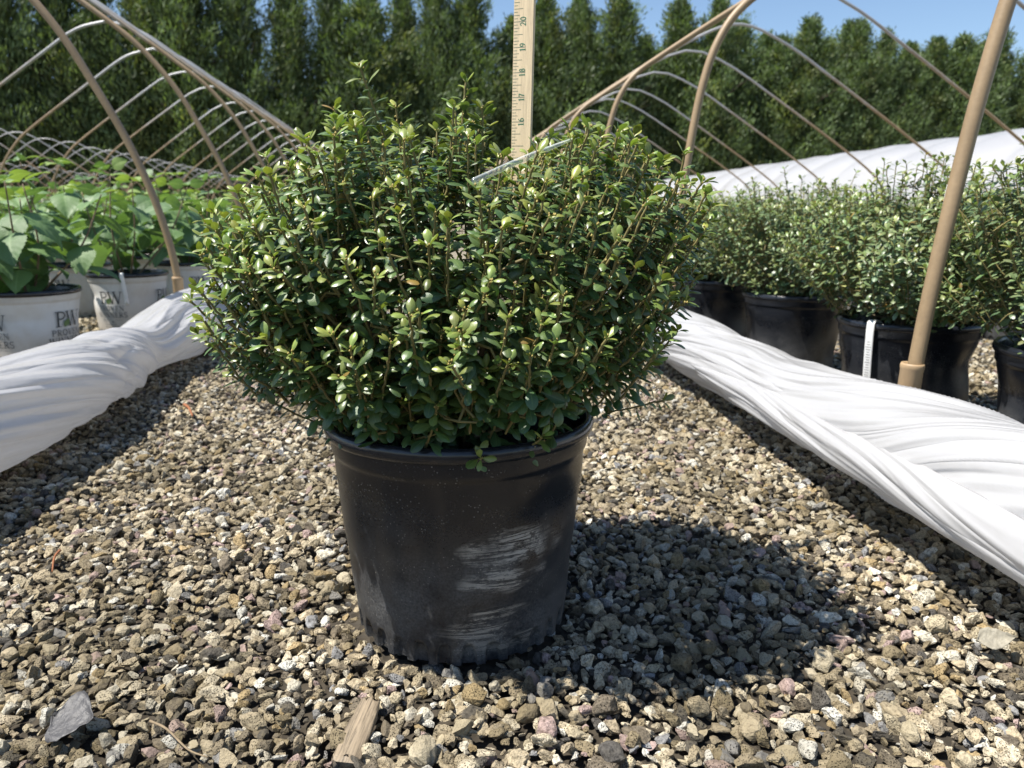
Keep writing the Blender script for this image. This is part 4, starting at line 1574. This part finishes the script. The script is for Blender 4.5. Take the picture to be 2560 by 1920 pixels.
# white label strip on the second left pot
def flat_label():
    t = empty('pot_label', (-1.165, 3.13, 0), face(-1.165, 3.13, -8) + PI / 2)
    pts = smooth_line([(0, -.1405, .243), (0, -.1495, .246), (0, -.1530, .232), (.004, -.1500, .18), (.008, -.1455, .125)], 24)
    rows = [(p_[0] + .0075 * j, p_[1], p_[2]) for p_ in pts for j in (-1, 0, 1)]
    o = obj('strip', mesh_np('strip', np.array(rows), grid_faces(24, 3), M['label_plastic']), t)
    s = o.modifiers.new('thickness', 'SOLIDIFY')
    s.thickness = .0006
    tag(t, 'white label strip hanging over the printed lettering of a white pot on the left', 'label')
flat_label()

# ---------------------------------------------------------------- small litter on the gravel
def litter_leaf(name, x, y, z, ln, wd, rz, tilt, mat, label, curl=.5):
    nu, nv = 13, 9
    s, v, w = leaf_grid(nu, nv, 'ovate')
    V = []
    for i, si in enumerate(s):
        for vj in v:
            yy = vj * w[i] * wd
            V.append(((si - .5) * ln, yy, .10 * ln * curl * (math.sin(si * 3 + 1) + 2.2 * vj * vj - 1) * .6 + .0012 * math.cos(si * 30 - abs(vj) * 6)))
    o = obj(name, mesh_np(name, V, grid_faces(nu, nv), mat), None, (x, y, z), (R(tilt), R(-8), R(rz)))
    md = o.modifiers.new('thickness', 'SOLIDIFY')
    md.thickness = .0005
    tag(o, label, 'dry leaf')
litter_leaf('fallen_leaf', -.321, .624,   .024, .044, .052, -20, 24, M['dry_leaf'], 'curled grey dry leaf on the gravel at the lower left')
litter_leaf('fallen_leaf', .590, .642,   .026, .042, .026, -8, 34, M['dry_leaf_tan'], 'narrow tan dry leaf on the gravel below the right film roll')

def wood_chip():
    rng = np.random.default_rng(12)
    nzz = SineNoise(rng, 2, 9, 3.)
    n = 30
    pts = np.stack([np.zeros(n), np.zeros(n), np.linspace(0, .075, n)], -1)
    v, f = tube(pts, .0095, 26)
    v = v.copy()
    th = np.arctan2(v[:, 1], v[:, 0])
    z = v[:, 2]
    prof = .78 + .22 * np.sin(np.clip(z / .075, 0, 1) * PI) + .18 * np.clip((.02 - z) / .02, 0, 1)
    gro = 1 + .10 * nzz(th * 4, z * 14) + .05 * np.sin(17 * th + 3 * nzz(z * 30, th * 0))
    v[:, 0] *= prof * gro * 1.25
    v[:, 1] *= prof * gro * .5
    v[:, 2] += .004 * nzz(th * 2, z * 0) * ((z < .004) | (z > .071))
    o = obj('wood_chip', mesh_np('wood_chip', v, f, M['chip_wood']), None, (-.076, .545, .017), (R(-86), 0, R(-13)))
    tag(o, 'weathered splinter of wood lying on the gravel in front of the black pot', 'wood chip')
wood_chip()

def twig(pts, r, mat, label):
    P = smooth_line(pts, 16)
    b = P.mean(0)
    v, f = tube(P - b, np.linspace(r, r * .5, 16), 7)
    tag(obj('twig', mesh_np('twig', v, f, mat), None, b), label, 'twig')
twig([(-.255, .62, .018), (-.235, .603, .021), (-.21, .578, .018), (-.19, .564, .020)], .0013, M['dry_twig'], 'thin pale dry twig on the gravel at the lower left')
twig([(-.575, 1.80, .020), (-.55, 1.75, .024), (-.525, 1.69, .020)], .004, M['rust_twig'], 'rust brown twig on the gravel by the left film roll')
twig([(-.500, 1.0, .018), (-.493, .97, .022), (-.483, .94, .016)], .002, M['rust_twig'], 'short rust coloured stick on the gravel at the far left')
twig([(.47, .80, .017), (.485, .785, .022), (.50, .765, .016)], .0007, M['dry_twig'], 'hair-thin dry stem on the gravel near the right film roll')
